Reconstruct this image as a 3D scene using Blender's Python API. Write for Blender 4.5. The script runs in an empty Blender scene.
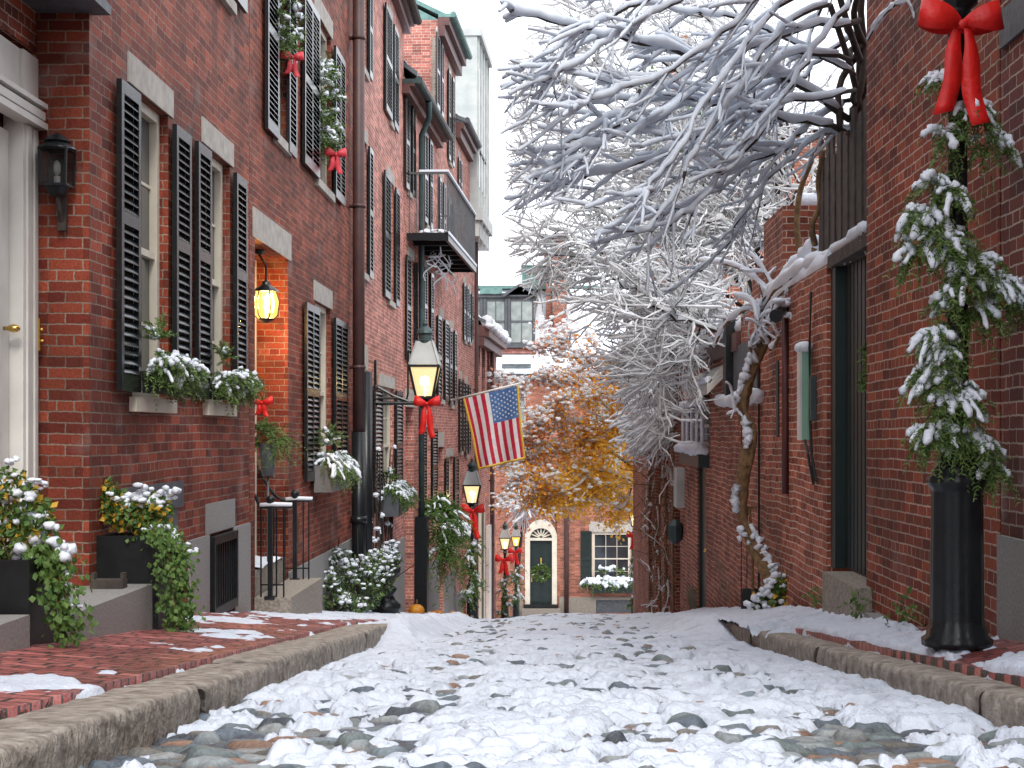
import bpy, math, random
import numpy as np

# ------------------------------------------------------------------ camera, sky, sun, exposure
SC = bpy.context.scene
C = SC.collection
F, VX, HY = 1450.0, 550.0, 432.0          # focal length in pixels, vanishing point of the street, horizon
cam = bpy.data.objects.new('camera', bpy.data.cameras.new('camera'))
C.objects.link(cam)
cam.location = (0, 0, 0)
cam.rotation_euler = (math.radians(90), 0, 0)
cam.data.sensor_width = 36.0
cam.data.lens = F * 36.0 / 1024.0
cam.data.shift_x = (512 - VX) / 1024.0
cam.data.shift_y = (HY - 384) / 1024.0
cam.data.clip_start = 0.05
cam.data.clip_end = 1000.0
SC.camera = cam

SUN_EL, SUN_AZ = math.radians(44), math.radians(168)     # azimuth from +Y towards +X
w = bpy.data.worlds.new('World'); SC.world = w; w.use_nodes = True
nt = w.node_tree; nt.nodes.clear()
sky = nt.nodes.new('ShaderNodeTexSky'); sky.sky_type = 'NISHITA'; sky.sun_disc = False
sky.sun_elevation = SUN_EL; sky.sun_rotation = SUN_AZ; sky.dust_density = 3.0
cl = nt.nodes.new('ShaderNodeRGB'); cl.outputs[0].default_value = (13.4, 13.8, 14.7, 1)   # overcast deck
mx = nt.nodes.new('ShaderNodeMix'); mx.data_type = 'RGBA'; mx.inputs[0].default_value = 0.86
bg = nt.nodes.new('ShaderNodeBackground'); bg.inputs[1].default_value = 0.10
wo = nt.nodes.new('ShaderNodeOutputWorld')
nt.links.new(sky.outputs[0], mx.inputs[6]); nt.links.new(cl.outputs[0], mx.inputs[7])
nt.links.new(mx.outputs[2], bg.inputs[0]); nt.links.new(bg.outputs[0], wo.inputs[0])
sl = bpy.data.lights.new('sun', 'SUN'); sl.energy = 1.25; sl.angle = math.radians(16); sl.color = (1.0, 0.96, 0.9)
sun = bpy.data.objects.new('sun', sl); C.objects.link(sun)
sun.rotation_euler = (math.pi / 2 - SUN_EL, 0, -SUN_AZ + math.pi)
SC.view_settings.view_transform = 'Standard'; SC.view_settings.look = 'None'
SC.view_settings.gamma = 1.0
SC.view_settings.exposure = 0.80
SC.cycles.max_bounces = 7; SC.cycles.diffuse_bounces = 5; SC.cycles.glossy_bounces = 2
SC.cycles.transparent_max_bounces = 6; SC.cycles.transmission_bounces = 2
SC.cycles.caustics_reflective = False; SC.cycles.caustics_refractive = False
SC.cycles.sample_clamp_indirect = 6.0

rng = np.random.default_rng(11)
random.seed(5)

# ------------------------------------------------------------------ mesh helpers
def P(x, y, z):
    """point seen at pixel x, y of the photograph and standing z metres down the street"""
    return np.array([(x - VX) / F * z, z, (HY - y) / F * z])

BASE = {}
def thing(name, label, cat, loc=(0, 0, 0), group=None):
    o = bpy.data.objects.new(name, None); C.objects.link(o)
    o.empty_display_size = 0.2
    o.location = tuple(float(v) for v in loc)
    BASE[o.name] = np.array(loc, float)
    return tag(o, label, cat, group)

def tag(o, label=None, cat=None, group=None, kind=None):
    if label: o['label'] = label
    if cat: o['category'] = cat
    if group: o['group'] = group
    if kind: o['kind'] = kind
    return o

class MB:
    def __init__(s): s.v = []; s.f = []; s.n = 0
    def add(s, verts, faces, m=0):
        verts = np.asarray(verts, float).reshape(-1, 3)
        faces = np.asarray(faces, int)
        if faces.ndim == 1: faces = faces[None]
        s.v.append(verts); s.f.append((faces + s.n, m)); s.n += len(verts)
    BOXF = np.array([[0, 3, 2, 1], [4, 5, 6, 7], [0, 1, 5, 4], [1, 2, 6, 5], [2, 3, 7, 6], [3, 0, 4, 7]])
    def box8(s, c, m=0): s.add(c, MB.BOXF, m)
    def box(s, x0, x1, y0, y1, z0, z1, m=0):
        s.box8([(x0, y0, z0), (x1, y0, z0), (x1, y1, z0), (x0, y1, z0), (x0, y0, z1), (x1, y0, z1), (x1, y1, z1), (x0, y1, z1)], m)
    def quad(s, a, b, c, d, m=0): s.add([a, b, c, d], [0, 1, 2, 3], m)
    def bar(s, a, b, w, h, m=0, up=(0, 0, 1)):
        a = np.asarray(a, float); b = np.asarray(b, float); t = b - a; L = np.linalg.norm(t)
        if L < 1e-6: return
        t = t / L; up = np.asarray(up, float)
        if abs(np.dot(t, up)) > .98: up = np.array([1., 0, 0])
        r = np.cross(t, up); r /= np.linalg.norm(r); u = np.cross(r, t)
        r *= w / 2; u *= h / 2
        s.box8([a - r - u, a + r - u, a + r + u, a - r + u, b - r - u, b + r - u, b + r + u, b - r + u], m)
    def tube(s, pts, rad, sides=6, cap=True, m=0):
        pts = np.asarray(pts, float); n = len(pts)
        rad = np.broadcast_to(np.asarray(rad, float), (n,))
        t = np.gradient(pts, axis=0); t /= (np.linalg.norm(t, axis=1, keepdims=True) + 1e-9)
        ref = np.array([0, 0, 1.]) if np.abs(t[:, 2]).mean() < .75 else np.array([1., .1, 0])
        r = np.cross(t, ref); r /= (np.linalg.norm(r, axis=1, keepdims=True) + 1e-9); u = np.cross(r, t)
        a = np.arange(sides) / sides * 2 * np.pi
        ring = pts[:, None] + rad[:, None, None] * (np.cos(a)[None, :, None] * r[:, None] + np.sin(a)[None, :, None] * u[:, None])
        i = np.arange(n - 1)[:, None] * sides; j = np.arange(sides)[None]; k = (j + 1) % sides
        q = np.stack([i + j, i + k, i + sides + k, i + sides + j], -1).reshape(-1, 4)
        base = s.n
        s.add(ring.reshape(-1, 3), q, m)
        if cap:
            s.f.append((np.arange(sides)[None, ::-1] + base, m)); s.f.append((np.arange(sides)[None] + base + (n - 1) * sides, m))
    def lathe(s, prof, cx, cy, sides=16, m=0, flute=0, fl=0.0):
        prof = np.asarray(prof, float); n = len(prof)
        a = np.arange(sides) / sides * 2 * np.pi
        k = 1 - fl * (0.5 + 0.5 * np.cos(a * flute)) if flute else np.ones(sides)
        v = np.stack([cx + prof[:, 0:1] * np.cos(a) * k, cy + prof[:, 0:1] * np.sin(a) * k, np.repeat(prof[:, 1:2], sides, 1)], -1)
        i = np.arange(n - 1)[:, None] * sides; j = np.arange(sides)[None]; kk = (j + 1) % sides
        q = np.stack([i + j, i + kk, i + sides + kk, i + sides + j], -1).reshape(-1, 4)
        base = s.n
        s.add(v.reshape(-1, 3), q, m)
        s.f.append((np.arange(sides)[None, ::-1] + base, m)); s.f.append((np.arange(sides)[None] + base + (n - 1) * sides, m))
    def prism(s, poly, ax, a0, a1, m=0):
        """poly in the other two axes, extruded along axis ax from a0 to a1"""
        poly = np.asarray(poly, float); n = len(poly)
        def put(a):
            o = np.zeros((n, 3)); oth = [k for k in range(3) if k != ax]
            o[:, oth[0]] = poly[:, 0]; o[:, oth[1]] = poly[:, 1]; o[:, ax] = a; return o
        base = s.n
        s.add(np.vstack([put(a0), put(a1)]), [[i, (i + 1) % n, n + (i + 1) % n, n + i] for i in range(n)], m)
        s.f.append((np.arange(n)[None, ::-1] + base, m)); s.f.append((np.arange(n)[None] + base + n, m))
    def strip(s, c, wv, nv, th, m=0):
        """ribbon: centres, half width vectors, normals, thickness"""
        c = np.asarray(c, float); wv = np.asarray(wv, float); nv = np.asarray(nv, float) * th / 2; n = len(c)
        ring = np.stack([c - wv - nv, c + wv - nv, c + wv + nv, c - wv + nv], 1)
        i = np.arange(n - 1)[:, None] * 4; j = np.arange(4)[None]; k = (j + 1) % 4
        base = s.n
        s.add(ring.reshape(-1, 3), np.stack([i + j, i + k, i + 4 + k, i + 4 + j], -1).reshape(-1, 4), m)
        s.f.append((np.array([[0, 1, 2, 3]]) + base, m)); s.f.append((np.array([[0, 1, 2, 3]]) + base + (n - 1) * 4, m))
    def build(s, name, mats, parent=None, smooth=False, origin=None):
        if not isinstance(mats, (list, tuple)): mats = [mats]
        me = bpy.data.meshes.new(name)
        o = bpy.data.objects.new(name, me); C.objects.link(o)
        if parent is not None: base = BASE[parent.name]
        elif origin is not None: base = np.array(origin, float)
        else: base = np.zeros(3)
        V = (np.vstack(s.v) if s.v else np.zeros((0, 3))) - base
        me.vertices.add(len(V)); me.vertices.foreach_set('co', V.astype(np.float32).ravel())
        tot = np.concatenate([np.full(len(f), f.shape[1]) for f, m in s.f]) if s.f else np.zeros(0, int)
        idx = np.concatenate([f.ravel() for f, m in s.f]) if s.f else np.zeros(0, int)
        mi = np.concatenate([np.full(len(f), m) for f, m in s.f]) if s.f else np.zeros(0, int)
        me.loops.add(len(idx)); me.loops.foreach_set('vertex_index', idx.astype(np.int32))
        me.polygons.add(len(tot))
        st = np.concatenate([[0], np.cumsum(tot)[:-1]]) if len(tot) else np.zeros(0)
        me.polygons.foreach_set('loop_start', st.astype(np.int32))
        me.polygons.foreach_set('material_index', mi.astype(np.int32))
        me.polygons.foreach_set('use_smooth', np.full(len(tot), bool(smooth)))
        me.update(calc_edges=True); me.validate()
        for m_ in mats: me.materials.append(m_)
        BASE[o.name] = base
        if parent is not None: o.parent = parent
        else: o.location = tuple(base)
        return o

_ico = None
def ico():
    global _ico
    if _ico is None:
        t = (1 + 5 ** .5) / 2
        v = [(-1, t, 0), (1, t, 0), (-1, -t, 0), (1, -t, 0), (0, -1, t), (0, 1, t), (0, -1, -t), (0, 1, -t), (t, 0, -1), (t, 0, 1), (-t, 0, -1), (-t, 0, 1)]
        f = [(0, 11, 5), (0, 5, 1), (0, 1, 7), (0, 7, 10), (0, 10, 11), (1, 5, 9), (5, 11, 4), (11, 10, 2), (10, 7, 6), (7, 1, 8), (3, 9, 4), (3, 4, 2), (3, 2, 6), (3, 6, 8), (3, 8, 9), (4, 9, 5), (2, 4, 11), (6, 2, 10), (8, 6, 7), (9, 8, 1)]
        v = [np.array(p) / np.linalg.norm(p) for p in v]; mid = {}; nf = []
        def mp(a, b):
            k = (min(a, b), max(a, b))
            if k not in mid:
                p = v[a] + v[b]; v.append(p / np.linalg.norm(p)); mid[k] = len(v) - 1
            return mid[k]
        for a, b, c in f:
            x, y, z = mp(a, b), mp(b, c), mp(c, a)
            nf += [(a, x, z), (b, y, x), (c, z, y), (x, y, z)]
        _ico = (np.array(v), np.array(nf))
    return _ico

def blobs(mb, cen, rad, squash=.65, jit=.22, m=0):
    cen = np.asarray(cen, float).reshape(-1, 3)
    if not len(cen): return
    rad = np.broadcast_to(np.asarray(rad, float), (len(cen),))
    v, f = ico()
    sc = rad[:, None, None] * np.array([1, 1, squash]) * rng.uniform(.75, 1.25, (len(cen), 1, 3))
    vv = cen[:, None] + v[None] * sc * (1 + rng.uniform(-jit, jit, (len(cen), len(v), 1)))
    ff = (f[None] + (np.arange(len(cen)) * len(v))[:, None, None]).reshape(-1, 3)
    mb.add(vv.reshape(-1, 3), ff, m)

def unit(a): return a / (np.linalg.norm(a, axis=-1, keepdims=True) + 1e-9)

def leaves(mb, pts, size, asp=.6, up=.5, m=0, dirs=None, fold=.25):
    """folded rhombic leaves"""
    pts = np.asarray(pts, float).reshape(-1, 3); n = len(pts)
    if not n: return
    size = np.broadcast_to(np.asarray(size, float), (n,)) * rng.uniform(.7, 1.3, n)
    d = unit(rng.normal(size=(n, 3))) if dirs is None else unit(np.asarray(dirs) + .35 * rng.normal(size=(n, 3)))
    nr = unit(rng.normal(size=(n, 3)) + np.array([0, 0, up]))
    sd = unit(np.cross(d, nr)); nr = np.cross(sd, d)
    L = size[:, None]
    v = np.stack([pts, pts + d * L * .5 + sd * L * asp * .5 + nr * L * fold * .4, pts + d * L, pts + d * L * .5 - sd * L * asp * .5 + nr * L * fold * .4], 1)
    b = np.arange(n)[:, None] * 4
    mb.add(v.reshape(-1, 3), np.vstack([b + np.array([0, 1, 2]), b + np.array([0, 2, 3])]), m)

def sprays(mb, starts, dirs, L, needle=.035, nn=14, wid=.006, droop=.6, m=0, stems=None):
    """evergreen sprays: a drooping axis carrying flat needles on both sides; returns points along the axes"""
    starts = np.asarray(starts, float); n = len(starts)
    L = np.broadcast_to(np.asarray(L, float), (n,)) * rng.uniform(.7, 1.25, n)
    d = unit(np.asarray(dirs, float)); t = (np.arange(nn) + .5) / nn
    ax = starts[:, None] + d[:, None] * (L[:, None] * t)[..., None] + np.array([0, 0, -1.]) * (droop * L[:, None] * t ** 1.8)[..., None]
    tan = unit(d[:, None] * np.ones((1, nn, 1)) + np.array([0, 0, -1.]) * (droop * 1.8 * t ** .8)[None, :, None])
    side = unit(np.cross(tan, np.array([.05, .07, 1.])) + .35 * rng.normal(size=(n, nn, 3)))
    for sg in (-1, 1):
        nd = unit(tan * .75 + sg * side * .9 + .2 * rng.normal(size=(n, nn, 3)))
        wv = unit(np.cross(nd, rng.normal(size=(n, nn, 3)))) * wid
        ln = needle * (1.15 - .6 * t)[None, :, None] * rng.uniform(.8, 1.2, (n, nn, 1))
        v = np.stack([ax - wv, ax + wv, ax + nd * ln + wv * .4, ax + nd * ln - wv * .4], 2).reshape(-1, 3)
        b = np.arange(n * nn)[:, None] * 4
        mb.add(v, b + np.arange(4), m)
    return ax

# ------------------------------------------------------------------ numpy noise
_perm = np.random.default_rng(3).permutation(512)
def _h(ix, iy): return _perm[(_perm[ix & 511] + iy) & 511]
def perlin(x, y):
    ix = np.floor(x).astype(int); iy = np.floor(y).astype(int); fx = x - ix; fy = y - iy
    u = fx ** 3 * (fx * (fx * 6 - 15) + 10); v = fy ** 3 * (fy * (fy * 6 - 15) + 10)
    def g(a, b, dx, dy):
        an = _h(a, b) * (2 * np.pi / 512); return np.cos(an) * dx + np.sin(an) * dy
    n0 = g(ix, iy, fx, fy) * (1 - u) + g(ix + 1, iy, fx - 1, fy) * u
    n1 = g(ix, iy + 1, fx, fy - 1) * (1 - u) + g(ix + 1, iy + 1, fx - 1, fy - 1) * u
    return (n0 * (1 - v) + n1 * v) * 1.5
def fbm(x, y, o=4):
    r = 0; a = .5
    for k in range(o): r = r + a * perlin(x * 2 ** k + 17 * k, y * 2 ** k - 9 * k); a *= .5
    return r
def billow(x, y, o=3):
    r = 0; a = .55
    for k in range(o): r = r + a * (2.6 * np.abs(perlin(x * 2 ** k + 31 * k, y * 2 ** k + 7 * k)) - .8); a *= .5
    return r
def worley(x, y):
    """nearest distance, second distance, id"""
    ix = np.floor(x).astype(int); iy = np.floor(y).astype(int)
    d1 = np.full(x.shape, 9.); d2 = np.full(x.shape, 9.); cid = np.zeros(x.shape, int)
    for a in (-1, 0, 1):
        for b in (-1, 0, 1):
            cx = ix + a; cy = iy + b; h = _h(cx, cy); h2 = _h(cx + 91, cy + 37)
            d = np.hypot(cx + .15 + .7 * h / 512 - x, cy + .15 + .7 * h2 / 512 - y)
            n = d < d1
            d2 = np.where(n, d1, np.minimum(d2, d)); cid = np.where(n, h, cid); d1 = np.where(n, d, d1)
    return d1, d2, cid

def grid_mesh(mb, X, Y, Z, keep=None, m=0):
    r, c = X.shape
    i = np.arange(r - 1)[:, None] * c + np.arange(c - 1)[None]
    q = np.stack([i, i + 1, i + c + 1, i + c], -1).reshape(-1, 4)
    if keep is not None:
        k = keep.ravel(); q = q[k[q].any(1)]
    mb.add(np.stack([X, Y, Z], -1).reshape(-1, 3), q, m)

# ------------------------------------------------------------------ materials
def new_mat(name):
    m = bpy.data.materials.new(name); m.use_nodes = True
    nt = m.node_tree; b = nt.nodes['Principled BSDF']; return m, nt, b
def mat(name, c1, c2=None, scale=6.0, rough=.6, bump=0.0, bscale=40.0, metal=0.0, spec=.5, detail=4, bdist=.01, coat=0.0):
    m, nt, b = new_mat(name); N = nt.nodes; L = nt.links
    b.inputs['Roughness'].default_value = rough; b.inputs['Metallic'].default_value = metal
    b.inputs['Specular IOR Level'].default_value = spec
    if coat: b.inputs['Coat Weight'].default_value = coat
    tc = N.new('ShaderNodeTexCoord')
    if c2 is None: c2 = tuple(v * .7 for v in c1)
    no = N.new('ShaderNodeTexNoise'); no.inputs['Scale'].default_value = scale; no.inputs['Detail'].default_value = detail
    L.new(tc.outputs['Object'], no.inputs['Vector'])
    mr = N.new('ShaderNodeMapRange'); mr.inputs[1].default_value = .32; mr.inputs[2].default_value = .68
    L.new(no.outputs[0], mr.inputs[0])
    mx = N.new('ShaderNodeMix'); mx.data_type = 'RGBA'
    mx.inputs[6].default_value = (*c1, 1); mx.inputs[7].default_value = (*c2, 1)
    L.new(mr.outputs[0], mx.inputs[0]); L.new(mx.outputs[2], b.inputs['Base Color'])
    if bump:
        n2 = N.new('ShaderNodeTexNoise'); n2.inputs['Scale'].default_value = bscale; n2.inputs['Detail'].default_value = 5
        L.new(tc.outputs['Object'], n2.inputs['Vector'])
        bp = N.new('ShaderNodeBump'); bp.inputs['Strength'].default_value = bump; bp.inputs['Distance'].default_value = bdist
        L.new(n2.outputs[0], bp.inputs['Height']); L.new(bp.outputs[0], b.inputs['Normal'])
    return m

def brick_mat(name, ca, cb, mortar, wob=0.006, row=.0677, wid=.215, stain=.5, rough=.72, horizontal=False, mort=.0055, white=0.0, bd=.006):
    m, nt, b = new_mat(name); N = nt.nodes; L = nt.links
    tc = N.new('ShaderNodeTexCoord'); geo = N.new('ShaderNodeNewGeometry')
    sp = N.new('ShaderNodeSeparateXYZ'); L.new(tc.outputs['Object'], sp.inputs[0])
    sn = N.new('ShaderNodeSeparateXYZ'); L.new(geo.outputs['True Normal'], sn.inputs[0])
    def math_(op, a, bb=None, v=None):
        n = N.new('ShaderNodeMath'); n.operation = op
        if hasattr(a, 'links'): L.new(a, n.inputs[0])
        else: n.inputs[0].default_value = a
        if bb is not None:
            if hasattr(bb, 'links'): L.new(bb, n.inputs[1])
            else: n.inputs[1].default_value = bb
        return n.outputs[0]
    def mixf(f, a, bb):
        n = N.new('ShaderNodeMix'); L.new(f, n.inputs[0]); L.new(a, n.inputs[2]); L.new(bb, n.inputs[3]); return n.outputs[0]
    wn = N.new('ShaderNodeTexNoise'); wn.inputs['Scale'].default_value = 1.1; wn.inputs['Detail'].default_value = 3
    L.new(tc.outputs['Object'], wn.inputs['Vector'])
    off = math_('MULTIPLY', math_('SUBTRACT', wn.outputs[0], .5), wob * 6)
    wn2 = N.new('ShaderNodeTexNoise'); wn2.inputs['Scale'].default_value = 22; wn2.inputs['Detail'].default_value = 2
    L.new(tc.outputs['Object'], wn2.inputs['Vector'])
    off2 = math_('MULTIPLY', math_('SUBTRACT', wn2.outputs[0], .5), .014)
    if horizontal:
        u, v = sp.outputs[0], sp.outputs[1]
    else:
        ay = math_('GREATER_THAN', math_('ABSOLUTE', sn.outputs[1]), .5)
        az = math_('GREATER_THAN', math_('ABSOLUTE', sn.outputs[2]), .5)
        u = mixf(ay, sp.outputs[1], sp.outputs[0]); v = mixf(az, sp.outputs[2], sp.outputs[0])
    v = math_('ADD', math_('ADD', v, off), off2); u = math_('ADD', u, off2)
    cv = N.new('ShaderNodeCombineXYZ'); L.new(u, cv.inputs[0]); L.new(v, cv.inputs[1])
    bt = N.new('ShaderNodeTexBrick'); L.new(cv.outputs[0], bt.inputs['Vector'])
    bt.inputs['Scale'].default_value = 1.0; bt.inputs['Brick Width'].default_value = wid; bt.inputs['Row Height'].default_value = row
    bt.inputs['Mortar Size'].default_value = mort; bt.inputs['Mortar Smooth'].default_value = .25
    bt.inputs['Color1'].default_value = (*ca, 1); bt.inputs['Color2'].default_value = (*cb, 1); bt.inputs['Mortar'].default_value = (*mortar, 1)
    bt.offset = .5; bt.squash = .5; bt.squash_frequency = 6
    # wear: broad soot patches, small pits, and a few burnt headers
    n1 = N.new('ShaderNodeTexNoise'); n1.inputs['Scale'].default_value = .9; n1.inputs['Detail'].default_value = 6; L.new(tc.outputs['Object'], n1.inputs['Vector'])
    r1 = N.new('ShaderNodeMapRange'); r1.inputs[1].default_value = .35; r1.inputs[2].default_value = .7; r1.inputs[3].default_value = 1.12; r1.inputs[4].default_value = 1.12 - stain
    L.new(n1.outputs[0], r1.inputs[0])
    n2 = N.new('ShaderNodeTexNoise'); n2.inputs['Scale'].default_value = 55; n2.inputs['Detail'].default_value = 4; L.new(tc.outputs['Object'], n2.inputs['Vector'])
    r2 = N.new('ShaderNodeMapRange'); r2.inputs[1].default_value = .25; r2.inputs[2].default_value = .75; r2.inputs[3].default_value = .68; r2.inputs[4].default_value = 1.3
    L.new(n2.outputs[0], r2.inputs[0])
    # brick sized blotches so that single bricks differ
    sc = N.new('ShaderNodeVectorMath'); sc.operation = 'MULTIPLY'; sc.inputs[1].default_value = (1 / wid, 1 / row, 1)
    L.new(cv.outputs[0], sc.inputs[0])
    wt = N.new('ShaderNodeTexWhiteNoise'); wt.noise_dimensions = '2D'
    fl = N.new('ShaderNodeVectorMath'); fl.operation = 'FLOOR'; L.new(sc.outputs[0], fl.inputs[0]); L.new(fl.outputs[0], wt.inputs['Vector'])
    r3 = N.new('ShaderNodeMapRange'); r3.inputs[3].default_value = .62; r3.inputs[4].default_value = 1.25; L.new(wt.outputs[0], r3.inputs[0])
    k = math_('MULTIPLY', math_('MULTIPLY', r1.outputs[0], r2.outputs[0]), r3.outputs[0])
    vm = N.new('ShaderNodeVectorMath'); vm.operation = 'SCALE'; L.new(bt.outputs['Color'], vm.inputs[0]); L.new(k, vm.inputs['Scale'])
    out = vm.outputs[0]
    if white:
        n4 = N.new('ShaderNodeTexNoise'); n4.inputs['Scale'].default_value = 2.2; n4.inputs['Detail'].default_value = 8; L.new(tc.outputs['Object'], n4.inputs['Vector'])
        r4 = N.new('ShaderNodeMapRange'); r4.inputs[1].default_value = .58; r4.inputs[2].default_value = .72; r4.inputs[4].default_value = white; L.new(n4.outputs[0], r4.inputs[0])
        mw = N.new('ShaderNodeMix'); mw.data_type = 'RGBA'; L.new(r4.outputs[0], mw.inputs[0]); L.new(out, mw.inputs[6]); mw.inputs[7].default_value = (.4, .36, .34, 1)
        out = mw.outputs[2]
    L.new(out, b.inputs['Base Color'])
    b.inputs['Roughness'].default_value = rough; b.inputs['Specular IOR Level'].default_value = .28
    hgt = math_('ADD', math_('MULTIPLY', bt.outputs['Fac'], -1.0), math_('MULTIPLY', n2.outputs[0], .7))
    bp = N.new('ShaderNodeBump'); bp.inputs['Strength'].default_value = .8; bp.inputs['Distance'].default_value = bd
    L.new(hgt, bp.inputs['Height']); L.new(bp.outputs[0], b.inputs['Normal'])
    return m

def leaf_mat(name, c1, c2, tr=.5):
    m = mat(name, c1, c2, 14, .65); nt = m.node_tree; N = nt.nodes; L = nt.links; b = N['Principled BSDF']
    src = b.inputs['Base Color'].links[0].from_socket
    t = N.new('ShaderNodeBsdfTranslucent'); L.new(src, t.inputs[0]); mx = N.new('ShaderNodeMixShader'); mx.inputs[0].default_value = tr
    L.new(b.outputs[0], mx.inputs[1]); L.new(t.outputs[0], mx.inputs[2]); L.new(mx.outputs[0], N['Material Output'].inputs[0]); return m

def emis(name, col, st):
    m, nt, b = new_mat(name); nt.nodes.remove(b)
    e = nt.nodes.new('ShaderNodeEmission'); e.inputs[0].default_value = (*col, 1); e.inputs[1].default_value = st
    nt.links.new(e.outputs[0], nt.nodes['Material Output'].inputs[0]); return m
def lit_glass(name, col, st, clear=.45):
    m, nt, b = new_mat(name); N = nt.nodes; L = nt.links; N.remove(b)
    e = N.new('ShaderNodeEmission'); e.inputs[0].default_value = (*col, 1); e.inputs[1].default_value = st
    g = N.new('ShaderNodeBsdfGlossy'); g.inputs[1].default_value = .15; g.inputs[0].default_value = (.8, .8, .8, 1)
    t = N.new('ShaderNodeBsdfTransparent')
    m1 = N.new('ShaderNodeMixShader'); m1.inputs[0].default_value = .12; L.new(e.outputs[0], m1.inputs[1]); L.new(g.outputs[0], m1.inputs[2])
    m2 = N.new('ShaderNodeMixShader'); m2.inputs[0].default_value = clear; L.new(m1.outputs[0], m2.inputs[1]); L.new(t.outputs[0], m2.inputs[2])
    L.new(m2.outputs[0], N['Material Output'].inputs[0]); return m

def snow_mat(name, tint=(.80, .84, .90), bump=.5, slush=False):
    m, nt, b = new_mat(name); N = nt.nodes; L = nt.links
    tc = N.new('ShaderNodeTexCoord')
    n = N.new('ShaderNodeTexNoise'); n.inputs['Scale'].default_value = 5; n.inputs['Detail'].default_value = 6; L.new(tc.outputs['Object'], n.inputs['Vector'])
    mx = N.new('ShaderNodeMix'); mx.data_type = 'RGBA'; L.new(n.outputs[0], mx.inputs[0])
    mx.inputs[6].default_value = (*[v * .93 for v in tint], 1); mx.inputs[7].default_value = (*[min(1, v * 1.04) for v in tint], 1)
    col = mx.outputs[2]
    if slush:      # wet grey slush where the snow has been trodden
        n3 = N.new('ShaderNodeTexNoise'); n3.inputs['Scale'].default_value = 3.1; n3.inputs['Detail'].default_value = 9; n3.inputs['Roughness'].default_value = .68; L.new(tc.outputs['Object'], n3.inputs['Vector'])
        r3 = N.new('ShaderNodeMapRange'); r3.inputs[1].default_value = .50; r3.inputs[2].default_value = .70; r3.inputs[4].default_value = .62; L.new(n3.outputs[0], r3.inputs[0])
        m3 = N.new('ShaderNodeMix'); m3.data_type = 'RGBA'; L.new(r3.outputs[0], m3.inputs[0]); L.new(col, m3.inputs[6]); m3.inputs[7].default_value = (.36, .40, .46, 1); col = m3.outputs[2]
    L.new(col, b.inputs['Base Color']); b.inputs['Roughness'].default_value = .65; b.inputs['Specular IOR Level'].default_value = .3
    n2 = N.new('ShaderNodeTexNoise'); n2.inputs['Scale'].default_value = 70; n2.inputs['Detail'].default_value = 5; L.new(tc.outputs['Object'], n2.inputs['Vector'])
    bp = N.new('ShaderNodeBump'); bp.inputs['Strength'].default_value = bump; bp.inputs['Distance'].default_value = .012
    L.new(n2.outputs[0], bp.inputs['Height']); L.new(bp.outputs[0], b.inputs['Normal'])
    return m

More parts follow.
